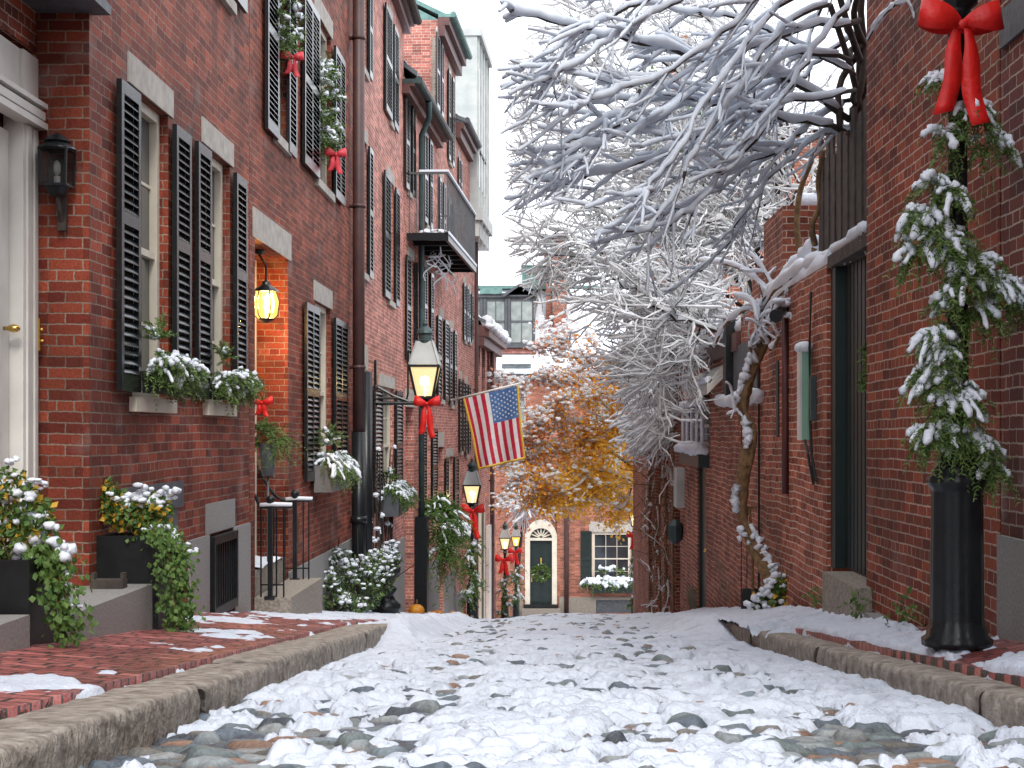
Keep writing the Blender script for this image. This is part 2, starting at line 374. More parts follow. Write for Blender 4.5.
M = dict(
    brick=brick_mat('old_brick', (.150, .023, .013), (.31, .064, .030), (.27, .19, .145), wob=.007, stain=.62, white=.22),
    brick_dark=brick_mat('dark_brick', (.155, .025, .012), (.31, .068, .029), (.44, .34, .27), wob=.007, stain=.6, white=.12),
    brick_worn=brick_mat('worn_brick', (.24, .056, .032), (.42, .128, .072), (.60, .50, .41), wob=.016, stain=.55, white=.0),
    brick_stain=brick_mat('stained_brick', (.11, .026, .022), (.20, .05, .036), (.42, .34, .28), wob=.006, white=.55),
    brick_pink_haze=brick_mat('haze_pale_brick', (.36, .115, .088), (.52, .19, .142), (.60, .50, .44), wob=.004, stain=.3),  # distance haze is put into this lighter brick colour
    brick_orange=brick_mat('orange_brick', (.27, .085, .05), (.40, .135, .08), (.42, .33, .27), wob=.004, stain=.3),
    pave=brick_mat('paving_brick', (.25, .062, .058), (.42, .14, .122), (.04, .034, .032), wob=.012, row=.10, wid=.205, horizontal=True, rough=.42, mort=.010, stain=.4, bd=.012),
    granite=mat('granite', (.30, .29, .275), (.19, .185, .18), 60, .8, .35, 120, bdist=.004, detail=6),
    granite_warm=mat('warm_granite', (.34, .30, .25), (.17, .145, .12), 35, .85, .6, 60, bdist=.01, detail=8),
    kerb=mat('kerb_granite', (.41, .365, .31), (.17, .14, .115), 16, .8, .9, 45, bdist=.02, detail=9),
    stone=mat('brownstone_grey', (.44, .41, .365), (.31, .285, .255), 9, .85, .3, 50, bdist=.005),
    slate=mat('slate', (.10, .11, .125), (.055, .06, .07), 12, .55, .4, 30),
    shutter=mat('shutter_paint', (.006, .008, .009), (.012, .014, .016), 10, .24, .12, 60, bdist=.003, spec=.6),
    straw=mat('dry_straw', (.30, .26, .19), (.20, .17, .12), 10, .8),
    black=mat('black_paint', (.007, .008, .009), (.014, .015, .016), 8, .42, .1, 60, bdist=.003, spec=.3),
    iron=mat('cast_iron', (.007, .010, .012), (.014, .016, .018), 14, .3, .4, 45, bdist=.004, spec=.35),
    green_door=mat('dark_green_paint', (.006, .016, .015), (.011, .022, .020), 5, .4, .1, 40, bdist=.003),
    charcoal=mat('charcoal_paint', (.07, .08, .09), (.10, .11, .12), 6, .45),
    cream=mat('cream_paint', (.66, .61, .50), (.56, .51, .42), 5, .5, .15, 30, bdist=.003),
    offwhite=mat('offwhite_paint', (.70, .685, .64), (.60, .58, .54), 4, .5, .15, 30, bdist=.003),
    greywhite=mat('weathered_white_paint', (.50, .52, .50), (.38, .41, .40), 3, .6, .2, 30, bdist=.003),
    glass=mat('window_glass', (.018, .022, .026), (.035, .04, .045), 2, .06, .03, 3, spec=.8),
    glass_pale=mat('pale_window_glass', (.20, .24, .24), (.34, .37, .35), 3.5, .10, .05, 3, spec=.7),
    glass_blue=mat('blue_window_glass', (.06, .08, .11), (.10, .13, .16), 2, .08, .03, 3, spec=.8),
    brass=mat('brass', (.75, .50, .14), (.6, .38, .10), 9, .25, metal=1.0),
    pipe_brown=mat('brown_pipe', (.085, .040, .036), (.055, .028, .026), 5, .5, .2, 30),
    pipe_red=mat('maroon_pipe', (.10, .022, .02), (.06, .014, .014), 5, .5, .2, 30),
    copper=mat('verdigris_copper', (.16, .30, .27), (.09, .19, .18), 6, .6, .3, 25),
    copper_dark=mat('dark_green_pipe', (.04, .075, .075), (.02, .04, .042), 6, .5, .3, 25),
    maroon=mat('maroon_trim', (.13, .05, .045), (.085, .035, .03), 6, .55, .2, 25),
    wood_grey=mat('weathered_boards', (.085, .066, .054), (.038, .030, .026), 9, .85, .6, 30),
    bark=mat('brown_bark', (.23, .135, .055), (.10, .058, .028), 18, .85, .9, 40, bdist=.01),
    bark_dark=mat('dark_bark', (.060, .042, .032), (.028, .020, .016), 18, .9, .6, 40),
    snow=snow_mat('snow', (.72, .765, .83)), snow_road=snow_mat('road_snow', (.60, .65, .735), .7, True), snow_twig=snow_mat('branch_snow', (.80, .84, .89), .3),
    needle=mat('cedar_green', (.06, .125, .022), (.13, .19, .045), 30, .6),
    needle_dark=mat('dark_cedar_green', (.03, .065, .02), (.07, .115, .035), 30, .6),
    ivy=leaf_mat('ivy_green', (.045, .11, .02), (.14, .23, .05), .22),
    leafdk=mat('dark_leaf', (.022, .055, .020), (.05, .09, .03), 30, .5),
    leafyl=leaf_mat('yellow_leaf', (.92, .62, .08), (.84, .46, .05)),
    leafor=leaf_mat('orange_leaf', (.88, .42, .07), (.72, .25, .05)),
    leafru=leaf_mat('russet_leaf', (.66, .24, .13), (.68, .36, .25)),
    red=mat('red_ribbon', (.78, .018, .012), (.58, .008, .008), 9, .5, .5, 28, bdist=.012),
    red_pink=mat('pale_red_ribbon', (.62, .05, .07), (.5, .02, .03), 9, .5),
    white_cloth=leaf_mat('white_cloth', (.80, .77, .76), (.70, .66, .66), .35),
    red_cloth=leaf_mat('red_cloth', (.66, .025, .07), (.48, .015, .045), .35),
    blue_cloth=leaf_mat('blue_cloth', (.05, .13, .34), (.11, .22, .44), .3),
    gold=mat('gold_fringe', (.65, .42, .05), (.5, .3, .03), 30, .7),
    box_grey=mat('grey_planter', (.20, .19, .185), (.15, .145, .14), 6, .6),
    meter_green=mat('green_enamel', (.26, .46, .34), (.22, .40, .30), 4, .4),
    pumpkin=mat('pumpkin_skin', (.62, .26, .02), (.5, .18, .01), 6, .45),
    terracotta=mat('terracotta', (.40, .13, .05), (.32, .10, .04), 6, .7),
    roof_slate=mat('roof_slate', (.14, .17, .19), (.08, .10, .115), 5, .6, .3, 20),
    flame=emis('lamp_flame', (1.0, .78, .38), 14.0),
    glow=lit_glass('lit_lamp_glass', (1.0, .76, .38), .85, .32),
    glow_amber=lit_glass('lit_amber_glass', (1.0, .52, .09), 1.25, .30),
    dull_glass=lit_glass('unlit_lamp_glass', (.10, .105, .10), .0, .55),
    snow_near=leaf_mat('shaded_limb_snow', (.74, .80, .88), (.66, .73, .83), .15),  # blue shade of the near limbs is put into the snow colour
    snow_far=leaf_mat('twig_snow', (.95, .96, .97), (.90, .92, .94), .5),  # extra light put into the colour, against the dark among crowded twigs
    asphalt=mat('earth', (.05, .045, .04), (.08, .075, .07), 3, .9),
)
def cobble_mat():
    m, nt, b = new_mat('cobblestone'); N = nt.nodes; L = nt.links
    at = N.new('ShaderNodeAttribute'); at.attribute_name = 'tint'
    tc = N.new('ShaderNodeTexCoord'); n = N.new('ShaderNodeTexNoise'); n.inputs['Scale'].default_value = 60; n.inputs['Detail'].default_value = 6
    L.new(tc.outputs['Object'], n.inputs['Vector'])
    mr = N.new('ShaderNodeMapRange'); mr.inputs[3].default_value = .55; mr.inputs[4].default_value = 1.45; L.new(n.outputs[0], mr.inputs[0])
    vm = N.new('ShaderNodeVectorMath'); vm.operation = 'SCALE'; L.new(at.outputs['Color'], vm.inputs[0]); L.new(mr.outputs[0], vm.inputs['Scale'])
    L.new(vm.outputs[0], b.inputs['Base Color']); b.inputs['Roughness'].default_value = .48
    bp = N.new('ShaderNodeBump'); bp.inputs['Strength'].default_value = .8; bp.inputs['Distance'].default_value = .010
    L.new(n.outputs[0], bp.inputs['Height']); L.new(bp.outputs[0], b.inputs['Normal']); return m
M['cobble'] = cobble_mat()

# ------------------------------------------------------------------ the ground
def drop(z): return .097 * z + .036 * np.maximum(0, z - 20) * np.clip((z - 20) / 6, 0, 1) ** .5
def bend(z): return .045 * np.maximum(0, z - 28) - .0048 * np.minimum(z, 28)
KL, KR = -1.34, 1.685
def road_h(x, z):
    u = (x - bend(z) - .17) / 1.5
    return -(0.57 + .05 * np.clip((z - 7) / 7, 0, 1) - .03 * (1 - np.clip(np.abs(u), 0, 1) ** 2)) - .12 * np.clip((z - 11) / 8, 0, 1) * np.clip(-u, 0, 1) - drop(z)
def walk_l(x, z): return -(.437 - .072 * (KL - (x - bend(z)))) - .025 * np.clip(z - 12, 0, 8) - drop(z)
def walk_r(x, z): return -(.45 - .176 * ((x - bend(z)) - KR)) - .025 * np.clip(z - 13, 0, 9) - drop(z)

# earth under everything, out to the horizon
mb = MB()
gx = np.concatenate([[-400, -120], np.linspace(-40, 40, 17), [120, 400]]); gy = np.concatenate([[-300, -60, -20], np.linspace(-8, 64, 37), [100, 240, 700]])
X, Y = np.meshgrid(gx, gy)
Z = -(1.05 + drop(np.clip(Y, -20, 64)))
grid_mesh(mb, X, Y, Z); tag(mb.build('ground', M['asphalt']), kind='structure')

# cobblestone road: real rounded stones, finer near the camera
def zrows(z0, z1, k): 
    n = int(math.log(z1 / z0) / k); return z0 * np.exp(np.linspace(0, math.log(z1 / z0), n))
def stones(X, Z): return worley(X / .135 + .25 * perlin(X * 3, Z * 3), Z / .095 + .25 * perlin(X * 3 + 50, Z * 3))
def proud(cid, X, Z): return ((cid * 71 + 13) % 100 < 4 + 11 * np.clip(.5 + fbm(X * .9 + 60, Z * .7, 3), 0, 1))      # stones that stick out of the snow
def cobble_sheet(xs, zs):
    X, Z = np.meshgrid(xs, zs); X = X + bend(Z)
    d1, d2, cid = stones(X, Z)
    dome = np.clip((d2 - d1) / .38, 0, 1) ** .6 * (.8 + .35 * perlin(X * 9, Z * 9))
    hh = dome * .022 + .016 * ((cid * 37 % 101) / 101) * dome + .004 * fbm(X * 14, Z * 14)
    hh = hh + .030 * dome * proud(cid, X, Z)
    return X, Z, road_h(X, Z) - .035 + hh, dome, cid
mb = MB()
xs = np.arange(KL - .06, KR + .07, .0135); zs = zrows(2.6, 21, .0036)
X, Z, H, dome, cid = cobble_sheet(xs, zs)
grid_mesh(mb, X, Z, H)
ro = mb.build('road', M['cobble'], smooth=True)
pal = np.array([[.10, .125, .14], [.07, .09, .11], [.16, .18, .185], [.10, .095, .085], [.16, .095, .065], [.085, .105, .105], [.15, .16, .16], [.05, .058, .07]])
ct = pal[cid.ravel() % 8] * (1.1 + .8 * ((cid.ravel() * 53 % 97) / 97))[:, None]
grout = np.array([.035, .03, .025]); k = np.clip(dome.ravel() * 1.6, 0, 1)[:, None]
ct = ct * k + grout * (1 - k)
at = ro.data.color_attributes.new('tint', 'FLOAT_COLOR', 'POINT')
at.data.foreach_set('color', np.hstack([ct, np.ones((len(ct), 1))]).astype(np.float32).ravel())
tag(ro, kind='structure')
# far end of the road and the cross street at the foot of the hill
mb = MB()
xs2 = np.linspace(KL - .06, KR + .06, 24); zs2 = np.linspace(20.95, 54, 80)
X2, Z2 = np.meshgrid(xs2, zs2); X2 = X2 + bend(Z2)
grid_mesh(mb, X2, Z2, road_h(X2, Z2) + .02 * fbm(X2 * 3, Z2 * 3))
X2, Z2 = np.meshgrid(np.linspace(-30, 34, 120), np.linspace(54, 60.6, 20))
grid_mesh(mb, X2, Z2, -(.56 + drop(Z2)) + .02 * fbm(X2 * 3, Z2 * 3))
tag(mb.build('cross_street', M['snow'], smooth=True), kind='structure')

# trodden snow on the road
def pads(X, Z, f, wob=.35, k=0):
    """rounded overlapping clumps, 0..1"""
    wx = X * f + wob * perlin(X * f * 1.7 + 5 + k, Z * f * 1.7); wz = Z * f + wob * perlin(X * f * 1.7 - 31, Z * f * 1.7 + k)
    d1, d2, cid = worley(wx + 3.3 * k, wz - 1.7 * k)
    return np.clip(1 - (d1 / .78) ** 2, 0, 1) ** .75 * (.35 + .65 * ((cid * 61 % 127) / 127))
def road_snow(X, Z):
    xr = X - bend(Z)
    f1 = fbm(X * 1.6 + 3, Z * 1.1, 4)
    p1 = pads(X, Z, 3.3, k=1); p2 = pads(X, Z, 7.5, k=2); p3 = pads(X, Z, 17, k=3); p4 = pads(X, Z, 38, k=4)
    st = fbm(X * 4.6 + 40, Z * 7.5, 4)
    cov = -.46 + .36 * f1 + .70 * p1 + .46 * p2 + .16 * p3 + .85 * st
    # bare gutters close to the camera
    lz = np.clip((6.9 - Z) / 2.2, 0, 1) * np.clip((-.35 - xr) / .5, 0, 1); cov -= .58 * lz
    rg = np.clip(1 - np.abs(xr - (1.02 - .03 * (Z - 8))) / .25, 0, 1) * np.clip((13 - Z) / 4, 0, 1); cov -= .34 * rg
    rb = np.clip((5.4 - Z) / .6, 0, 1) * np.clip((xr - .5) / .4, 0, 1); cov -= .42 * rb
    # heaps against the kerbs and over them beyond the brow
    hp = np.clip((xr - 1.2) / .4, 0, 1) * np.clip((Z - 5.0) / 1.5, 0, 1); cov += .40 * hp
    hl = np.clip((-.9 - xr) / .35, 0, 1) * np.clip((Z - 8.5) / 3, 0, 1); cov += .45 * hl
    cov += .14 * np.clip((Z - 9) / 8, 0, 1)
    trk = np.exp(-((xr + .5) / .2) ** 2) + np.exp(-((xr - .62) / .2) ** 2); cov -= .16 * trk
    d1, d2, cid = stones(X, Z); cov -= 1.5 * np.clip((d2 - d1) / .3, 0, 1) * proud(cid, X, Z) * (1 - hp) * (1 - hl)
    ex = .05 * hp * np.clip((Z - 11) / 4, 0, 1) + .05 * hl * np.clip((Z - 11) / 3, 0, 1)
    fz = .55 + .45 * np.clip((16 - Z) / 8, 0, 1)
    edge = np.clip(cov / .42, 0, 1) ** .75
    th = .80 * edge * fz * (.004 + .024 * p1 + .026 * p2 + .018 * p3 + .011 * p4 + .022 * np.clip(f1 + .3, 0, 1) + .024 * st + .012 * fbm(X * 22, Z * 22, 3)) + ex * (.7 + .8 * p1)
    th = th * (1 - .35 * trk)
    return np.where(cov > 0, th, np.maximum(cov * .3, -.05)), cov
mb = MB()
xs = np.arange(KL + .0, KR + .0, .0125); zs = zrows(2.6, 22, .0033)
X, Z = np.meshgrid(xs, zs); X = X + bend(Z)
th, cov = road_snow(X, Z)
e = np.clip(np.minimum(X - bend(Z) - KL, KR - X + bend(Z)) / .06, 0, 1)
xr_ = X - bend(Z); Hs = road_h(X, Z) - .012 + th * (.5 + .5 * e); lum = .01 + .055 * pads(X, Z, 3.6, k=8) + .035 * pads(X, Z, 9, k=9) + .016 * pads(X, Z, 20, k=10) + .03 * fbm(X * 2.5, Z * 2.5, 4)
def sst(v): v = np.clip(v, 0, 1); return v * v * (3 - 2 * v)
bl = sst((xr_ - 1.15) / .5) * sst((Z - 12.2) / 2); Hs = Hs * (1 - bl) + (walk_r(np.full_like(X, KR) + bend(Z), Z) + lum) * bl
bl2 = sst((-.95 - xr_) / .36) * sst((Z - 11.2) / 2); Hs = Hs * (1 - bl2) + (walk_l(np.full_like(X, KL) + bend(Z), Z) + lum) * bl2
grid_mesh(mb, X, Z, Hs, keep=(cov > -.06) | (bl > .2) | (bl2 > .2))
tag(mb.build('road_snow', M['snow_road'], smooth=True), 'trodden lumpy white snow lying over the cobblestone lane', 'snow', kind='stuff')
mb = MB()
X2, Z2 = np.meshgrid(np.linspace(KL - 1.5, KR + .6, 90), np.linspace(21.8, 54.2, 260)); X2 = X2 + bend(Z2)
grid_mesh(mb, X2, Z2, np.maximum(road_h(X2, Z2), np.where(X2 - bend(Z2) < KL, walk_l(X2, Z2), np.where(X2 - bend(Z2) > KR, walk_r(X2, Z2), -99))) + .01 + .02 * billow(X2 * 4, Z2 * 3, 3))
tag(mb.build('lane_snow', M['snow_road'], smooth=True), 'white snow on the lane beyond the brow of the hill', 'snow', kind='stuff')

# kerbs: long rough granite blocks
def kerb(x_in, sgn, joints, name, wid, hfun):
    mb = MB()
    for a, b in zip(joints[:-1], joints[1:]):
        n = max(8, int((b - a) / .05)); zz = np.linspace(a + .008, b - .008, n)
        tilt = rng.uniform(-.006, .006); ins = rng.uniform(-.012, .012)
        prof = [(-.0, -.34), (-.0, -.18), (-.004, -.05), (.004, -.014), (.016, -.002), (.05, .0), (wid * .5, .004), (wid - .03, .0), (wid - .002, -.002), (wid, -.2)]
        prof = np.array(prof); m = len(prof)
        pu = np.interp(np.linspace(0, m - 1, 25), np.arange(m), prof[:, 0]); pv = np.interp(np.linspace(0, m - 1, 25), np.arange(m), prof[:, 1])
        Zg = np.repeat(zz[:, None], 25, 1); U = np.repeat(pu[None], n, 0); V = np.repeat(pv[None], n, 0)
        nz = fbm(Zg * 9 + a * 3, (U - V) * 18, 5) * .017
        endr = np.clip(np.minimum(zz - a, b - zz) / .05, 0, 1)[:, None] ** .5
        X = x_in + bend(Zg) + sgn * (U + ins + nz * (U < .05) + (1 - endr) * .02); 
        Y = hfun(x_in + bend(Zg), Zg) + V + tilt + nz * .5 - (1 - endr) * .025
        grid_mesh(mb, X, Zg, Y)
        for k in (0, n - 1):
            mb.f.append((np.arange(25)[None] + mb.n - 25 * n + 25 * k, 0))
    o = mb.build(name, M['kerb'], smooth=True); tag(o, kind='structure')
kerb(KL, -1, [1.6, 3.18, 4.05, 5.75, 7.1, 9.2, 11.0, 13.2], 'left_kerb', .30, walk_l)
kerb(KR, 1, [1.6, 3.4, 4.9, 5.62, 6.35, 7.3, 8.1, 9.0, 9.8, 10.9, 11.8, 12.9, 14.2], 'right_kerb', .20, walk_r)

# brick pavements
mb = MB(); X, Z = np.meshgrid(np.append(np.linspace(-1.85, -.287, 90), -.286), zrows(1.5, 56, .006))
X = KL + bend(Z) + X; Hw = walk_l(X, Z) + .003 + .008 * fbm(X * 3, Z * 3) + .004 * fbm(X * 16, Z * 16, 2); Hw[:, -1] -= .1; grid_mesh(mb, X, Z, Hw)
tag(mb.build('left_sidewalk', M['pave'], smooth=True), kind='structure')
mb = MB(); X, Z = np.meshgrid(np.append(.187, np.linspace(.188, 1.5, 60)), zrows(1.5, 56, .006))
X = KR + bend(Z) + X; Hw = walk_r(X, Z) + .003 + .008 * fbm(X * 3, Z * 3) + .004 * fbm(X * 16, Z * 16, 2); Hw[:, 0] -= .1; grid_mesh(mb, X, Z, Hw)
tag(mb.build('right_sidewalk', M['pave'], smooth=True), kind='structure')

# snow patches on the pavements
def patch(name, x0, x1, z0, z1, hfun, covf, label, thick=.035, dx=.012, k=.004):
    mb = MB(); X, Z = np.meshgrid(np.arange(x0, x1, dx), zrows(z0, z1, k)); xr = X; X = X + bend(Z)
    p1 = pads(X, Z, 5, k=5); p2 = pads(X, Z, 12, k=6); p3 = pads(X, Z, 30, k=7)
    cov = covf(xr, Z) - .14 + .70 * fbm(X * 3.0 + 8, Z * 3.0, 6) + .36 * p1 + .12 * p2 + .04 * p3
    th = np.where(cov > 0, np.clip(cov / .35, 0, 1) ** .75 * thick * (.35 + .7 * p1 + .5 * p2 + .22 * p3), np.maximum(cov * .3, -.03))
    grid_mesh(mb, X, Z, hfun(X, Z) - .008 + th, keep=cov > -.05)
    return tag(mb.build(name, M['snow_road'], smooth=True), label, 'snow', kind='stuff')
def g2(x, z, cx, cz, rx, rz): return np.exp(-((x - cx) / rx) ** 2 - ((z - cz) / rz) ** 2)
def cov_l(x, z):
    c = -.42 + .75 * g2(x, z, -1.85, 5.3, .22, .38) + .45 * g2(x, z, -2.3, 5.0, .2, .3) + .85 * g2(x, z, -2.45, 10.9, .45, .5) + .62 * g2(x, z, -2.0, 9.2, .3, .6) + .5 * g2(x, z, -1.8, 7.4, .15, .3)
    c = c + .62 * g2(x, z, -2.2, 13.4, .6, 1.6) + .7 * np.clip((z - 13) / 4, 0, 1)
    return c - .5 * np.clip((x + 1.62) / .06, 0, 1) * np.clip((13 - z) / 1, 0, 1)
patch('left_sidewalk_snow', -2.84, -1.28, 3.0, 21.9, walk_l, cov_l, 'thin melting snow patches on the left brick sidewalk', .02)
def cov_r(x, z):
    c = .30 - .9 * g2(x, z, 2.15, 6.65, .35, .32) - .35 * np.clip((x - 2.12) / .15, 0, 1) * np.clip((10.4 - z) / 1, 0, 1) + .35 * np.clip((z - 11) / 4, 0, 1)
    c = c - 1.3 * np.clip((1.90 - x) / .05, 0, 1) * np.clip((12.5 - z) / 3, 0, 1)
    return c
patch('right_sidewalk_snow', 1.63, 2.32, 4.5, 21.9, walk_r, cov_r, 'fluffy white snow covering the narrow right sidewalk', .04)

# ------------------------------------------------------------------ facades
class Fac:
    def __init__(s, o, d, n):
        s.o = np.array([*o, 0.]); d = np.array([*d, 0.]); s.d = d / np.linalg.norm(d); n = np.array([*n, 0.]); s.n = n / np.linalg.norm(n)
    def pt(s, a, d, h): return s.o + s.d * a + s.n * d + np.array([0, 0, h])
    def s_at(s, x, d=0.0):
        k = (x - VX) / F
        return (s.o[0] + d * s.n[0] - k * (s.o[1] + d * s.n[1])) / (k * s.d[1] - s.d[0])
    def dep(s, a, d=0.0): return s.o[1] + a * s.d[1] + d * s.n[1]
    def h_at(s, x, y, d=0.0): return (HY - y) / F * s.dep(s.s_at(x, d), d)
    def ppm(s, x, d=0.0): return F / s.dep(s.s_at(x, d), d)
    def box(s, mb, s0, s1, d0, d1, h0, h1, m=0):
        q = s.pt
        mb.box8([q(s0, d0, h0), q(s1, d0, h0), q(s1, d1, h0), q(s0, d1, h0), q(s0, d0, h1), q(s1, d0, h1), q(s1, d1, h1), q(s0, d1, h1)], m)

L1 = Fac((-2.86, 0), (0, 1), (1, 0))
L2 = Fac((-2.86, 28), (.045, 1), (1, -.045))
RR = Fac((2.31, 0), (0, 1), (-1, 0))

def wall(fac, name, house, m, s0, s1, h0, h1, ops=(), depth=6.0, mr=None, cap=True):
    """front of a house with real openings (s0,s1,h0,h1,reveal), its ends, back and top"""
    mb = MB(); q = fac.pt
    S = sorted({s0, s1, *[o[0] for o in ops], *[o[1] for o in ops]}); Hh = sorted({h0, h1, *[o[2] for o in ops], *[o[3] for o in ops]})
    S = [v for v in S if s0 - 1e-6 <= v <= s1 + 1e-6]; Hh = [v for v in Hh if h0 - 1e-6 <= v <= h1 + 1e-6]
    for a, b in zip(S[:-1], S[1:]):
        for c, d in zip(Hh[:-1], Hh[1:]):
            ms, mh = (a + b) / 2, (c + d) / 2
            if any(o[0] < ms < o[1] and o[2] < mh < o[3] for o in ops): continue
            mb.quad(q(a, 0, c), q(b, 0, c), q(b, 0, d), q(a, 0, d))
    for o in ops:
        a, b, c, d = o[:4]; r = o[4] if len(o) > 4 else .16
        mb.quad(q(a, 0, c), q(a, -r, c), q(a, -r, d), q(a, 0, d)); mb.quad(q(b, 0, c), q(b, -r, c), q(b, -r, d), q(b, 0, d))
        mb.quad(q(a, 0, c), q(b, 0, c), q(b, -r, c), q(a, -r, c)); mb.quad(q(a, 0, d), q(b, 0, d), q(b, -r, d), q(a, -r, d))
        mb.quad(q(a, -r, c), q(b, -r, c), q(b, -r, d), q(a, -r, d))
    for a in (s0, s1): mb.quad(q(a, 0, h0), q(a, -depth, h0), q(a, -depth, h1), q(a, 0, h1))
    mb.quad(q(s0, -depth, h0), q(s1, -depth, h0), q(s1, -depth, h1), q(s0, -depth, h1))
    mb.quad(q(s0, 0, h1), q(s1, 0, h1), q(s1, -depth, h1), q(s0, -depth, h1))
    return mb.build(name, m, house)

def window(fac, house, s0, s1, h0, h1, rev=.16, cols=2, rows=(2, 2), frame='cream', glass='glass', sill='stone', lintel='stone', lh=.21, casing=.07, sillh=.10):
    w_ = s1 - s0; mb = MB(); c = min(casing, w_ * .16); d0, d1 = -rev + .004, -rev + .075
    fac.box(mb, s0, s0 + c, d0, d1, h0, h1); fac.box(mb, s1 - c, s1, d0, d1, h0, h1)
    fac.box(mb, s0 + c, s1 - c, d0, d1, h1 - c, h1); fac.box(mb, s0 + c, s1 - c, d0, d1, h0, h0 + c * .8)
    hm = h0 + (h1 - h0) * rows[0] / sum(rows); mw = min(.022, w_ * .04)
    fac.box(mb, s0 + c, s1 - c, d0, d1 - .015, hm - .025, hm + .025)
    for k in range(1, cols):
        x = s0 + c + (w_ - 2 * c) * k / cols; fac.box(mb, x - mw / 2, x + mw / 2, d0, d1 - .04, h0 + c * .8, hm - .025); fac.box(mb, x - mw / 2, x + mw / 2, d0, d1 - .03, hm + .025, h1 - c)
    for lo, hi, n in ((h0 + c * .8, hm - .025, rows[0]), (hm + .025, h1 - c, rows[1])):
        for k in range(1, n):
            y = lo + (hi - lo) * k / n; fac.box(mb, s0 + c, s1 - c, d0, d1 - .045, y - mw / 2, y + mw / 2)
    o = mb.build('window', M[frame], house)
    g = MB(); q = fac.pt; d = -rev + .018
    g.quad(q(s0 + c, d, h0 + c), q(s1 - c, d, h0 + c), q(s1 - c, d, h1 - c), q(s0 + c, d, h1 - c)); g.build('pane', M[glass], o)
    if sill:
        g = MB(); fac.box(g, s0 - .07, s1 + .07, -rev + .08, .05, h0 - sillh, h0); g.build('sill', M[sill], o)
        g.build
    if lintel:
        g = MB(); fac.box(g, s0 - .12, s1 + .12, -.03, .012, h1 + .002, h1 + lh); g.build('lintel', M[lintel], o)
    return o

def shutter(fac, house, s0, s1, h0, h1, m='shutter', n=None, d0=.028, th=.036, cols=1, mid=.5, plank=False):
    mb = MB(); W_ = s1 - s0; Hh = h1 - h0; st = min(.055, W_ * .13); rl = .085
    d1 = d0 + th; mids = h0 + Hh * mid
    fac.box(mb, s0, s0 + st, d0, d1, h0, h1); fac.box(mb, s1 - st, s1, d0, d1, h0, h1)
    for lo, hi in ((h0, h0 + rl * 1.3), (mids - rl / 2, mids + rl / 2), (h1 - rl, h1)): fac.box(mb, s0 + st, s1 - st, d0, d1, lo, hi)
    if cols == 2: fac.box(mb, (s0 + s1) / 2 - st * .5, (s0 + s1) / 2 + st * .5, d0 + .001, d1 - .001, h0 + rl * 1.3, h1 - rl)
    q = fac.pt
    if n is None: n = max(8, int(Hh / .052))
    a0, a1 = s0 + st, s1 - st
    for lo, hi in ((h0 + rl * 1.3, mids - rl / 2), (mids + rl / 2, h1 - rl)):
        k = max(3, int(round(n * (hi - lo) / Hh))); p = (hi - lo) / k
        for i in range(k):
            z = lo + p * (i + .5); sl_ = p * .36; t = .004
            mb.box8([q(a0, d0 + .002, z + sl_ - t), q(a1, d0 + .002, z + sl_ - t), q(a1, d1 - .002, z - sl_ - t), q(a0, d1 - .002, z - sl_ - t),
                     q(a0, d0 + .002, z + sl_ + t), q(a1, d0 + .002, z + sl_ + t), q(a1, d1 - .002, z - sl_ + t), q(a0, d1 - .002, z - sl_ + t)])
        fac.box(mb, a0, a1, d0 - .004, d0 - .001, lo, hi)
    return mb.build('shutter', M[m], house)

def shutpair(fac, house, x, yt, yb, xr, h=None, **kw):
    """shutters given by the pixels of their edges (x = l0,l1,r0,r1); heights from pixels yt, yb at column xr"""
    d = .06; S = [fac.s_at(v, d) for v in x]
    h1 = fac.h_at(xr, yt, d) if h is None else h[1]; h0 = fac.h_at(xr, yb, d) if h is None else h[0]
    if x[1] > x[0]: shutter(fac, house, S[0], S[1], h0, h1, **kw)
    if x[3] > x[2]: shutter(fac, house, S[2], S[3], h0, h1, **kw)
    return S[1], S[2], h0, h1

def door(fac, house, s0, s1, h0, h1, rev, m='green_door', frame='cream', panels=True, knob=True, transom=0.0):
    mb = MB(); d = -rev; fw = .07
    fac.box(mb, s0 + .002, s0 + fw, d + .004, d + .09, h0, h1 - .002); fac.box(mb, s1 - fw, s1 - .002, d + .004, d + .09, h0, h1 - .002); fac.box(mb, s0 + fw, s1 - fw, d + .004, d + .09, h1 - fw, h1 - .002)
    o = mb.build('door_frame', M[frame], house)
    mb = MB(); top = h1 - fw - transom
    fac.box(mb, s0 + fw, s1 - fw, d + .006, d + .05, h0, top)
    if panels:
        c = (s0 + s1) / 2; hh = top - h0
        for a, b in ((s0 + fw + .1, c - .05), (c + .05, s1 - fw - .1)):
            for lo, hi in ((.06, .3), (.36, .68), (.74, .95)): 
                if b > a: fac.box(mb, a, b, d + .05, d + .062, h0 + hh * lo, h0 + hh * hi)
    dd = mb.build('door', M[m], house)
    if knob:
        k = MB(); p = fac.pt(s0 + fw + .09, d + .09, h0 + (top - h0) * .45); blobs(k, [p], [.035], 1, 0); k.build('knob', M['brass'], dd, smooth=True)
    if transom:
        g = MB(); q = fac.pt; g.quad(q(s0 + fw, d + .03, top + .04), q(s1 - fw, d + .03, top + .04), q(s1 - fw, d + .03, h1 - fw), q(s0 + fw, d + .03, h1 - fw)); g.build('pane', M['glass'], o)
    return dd

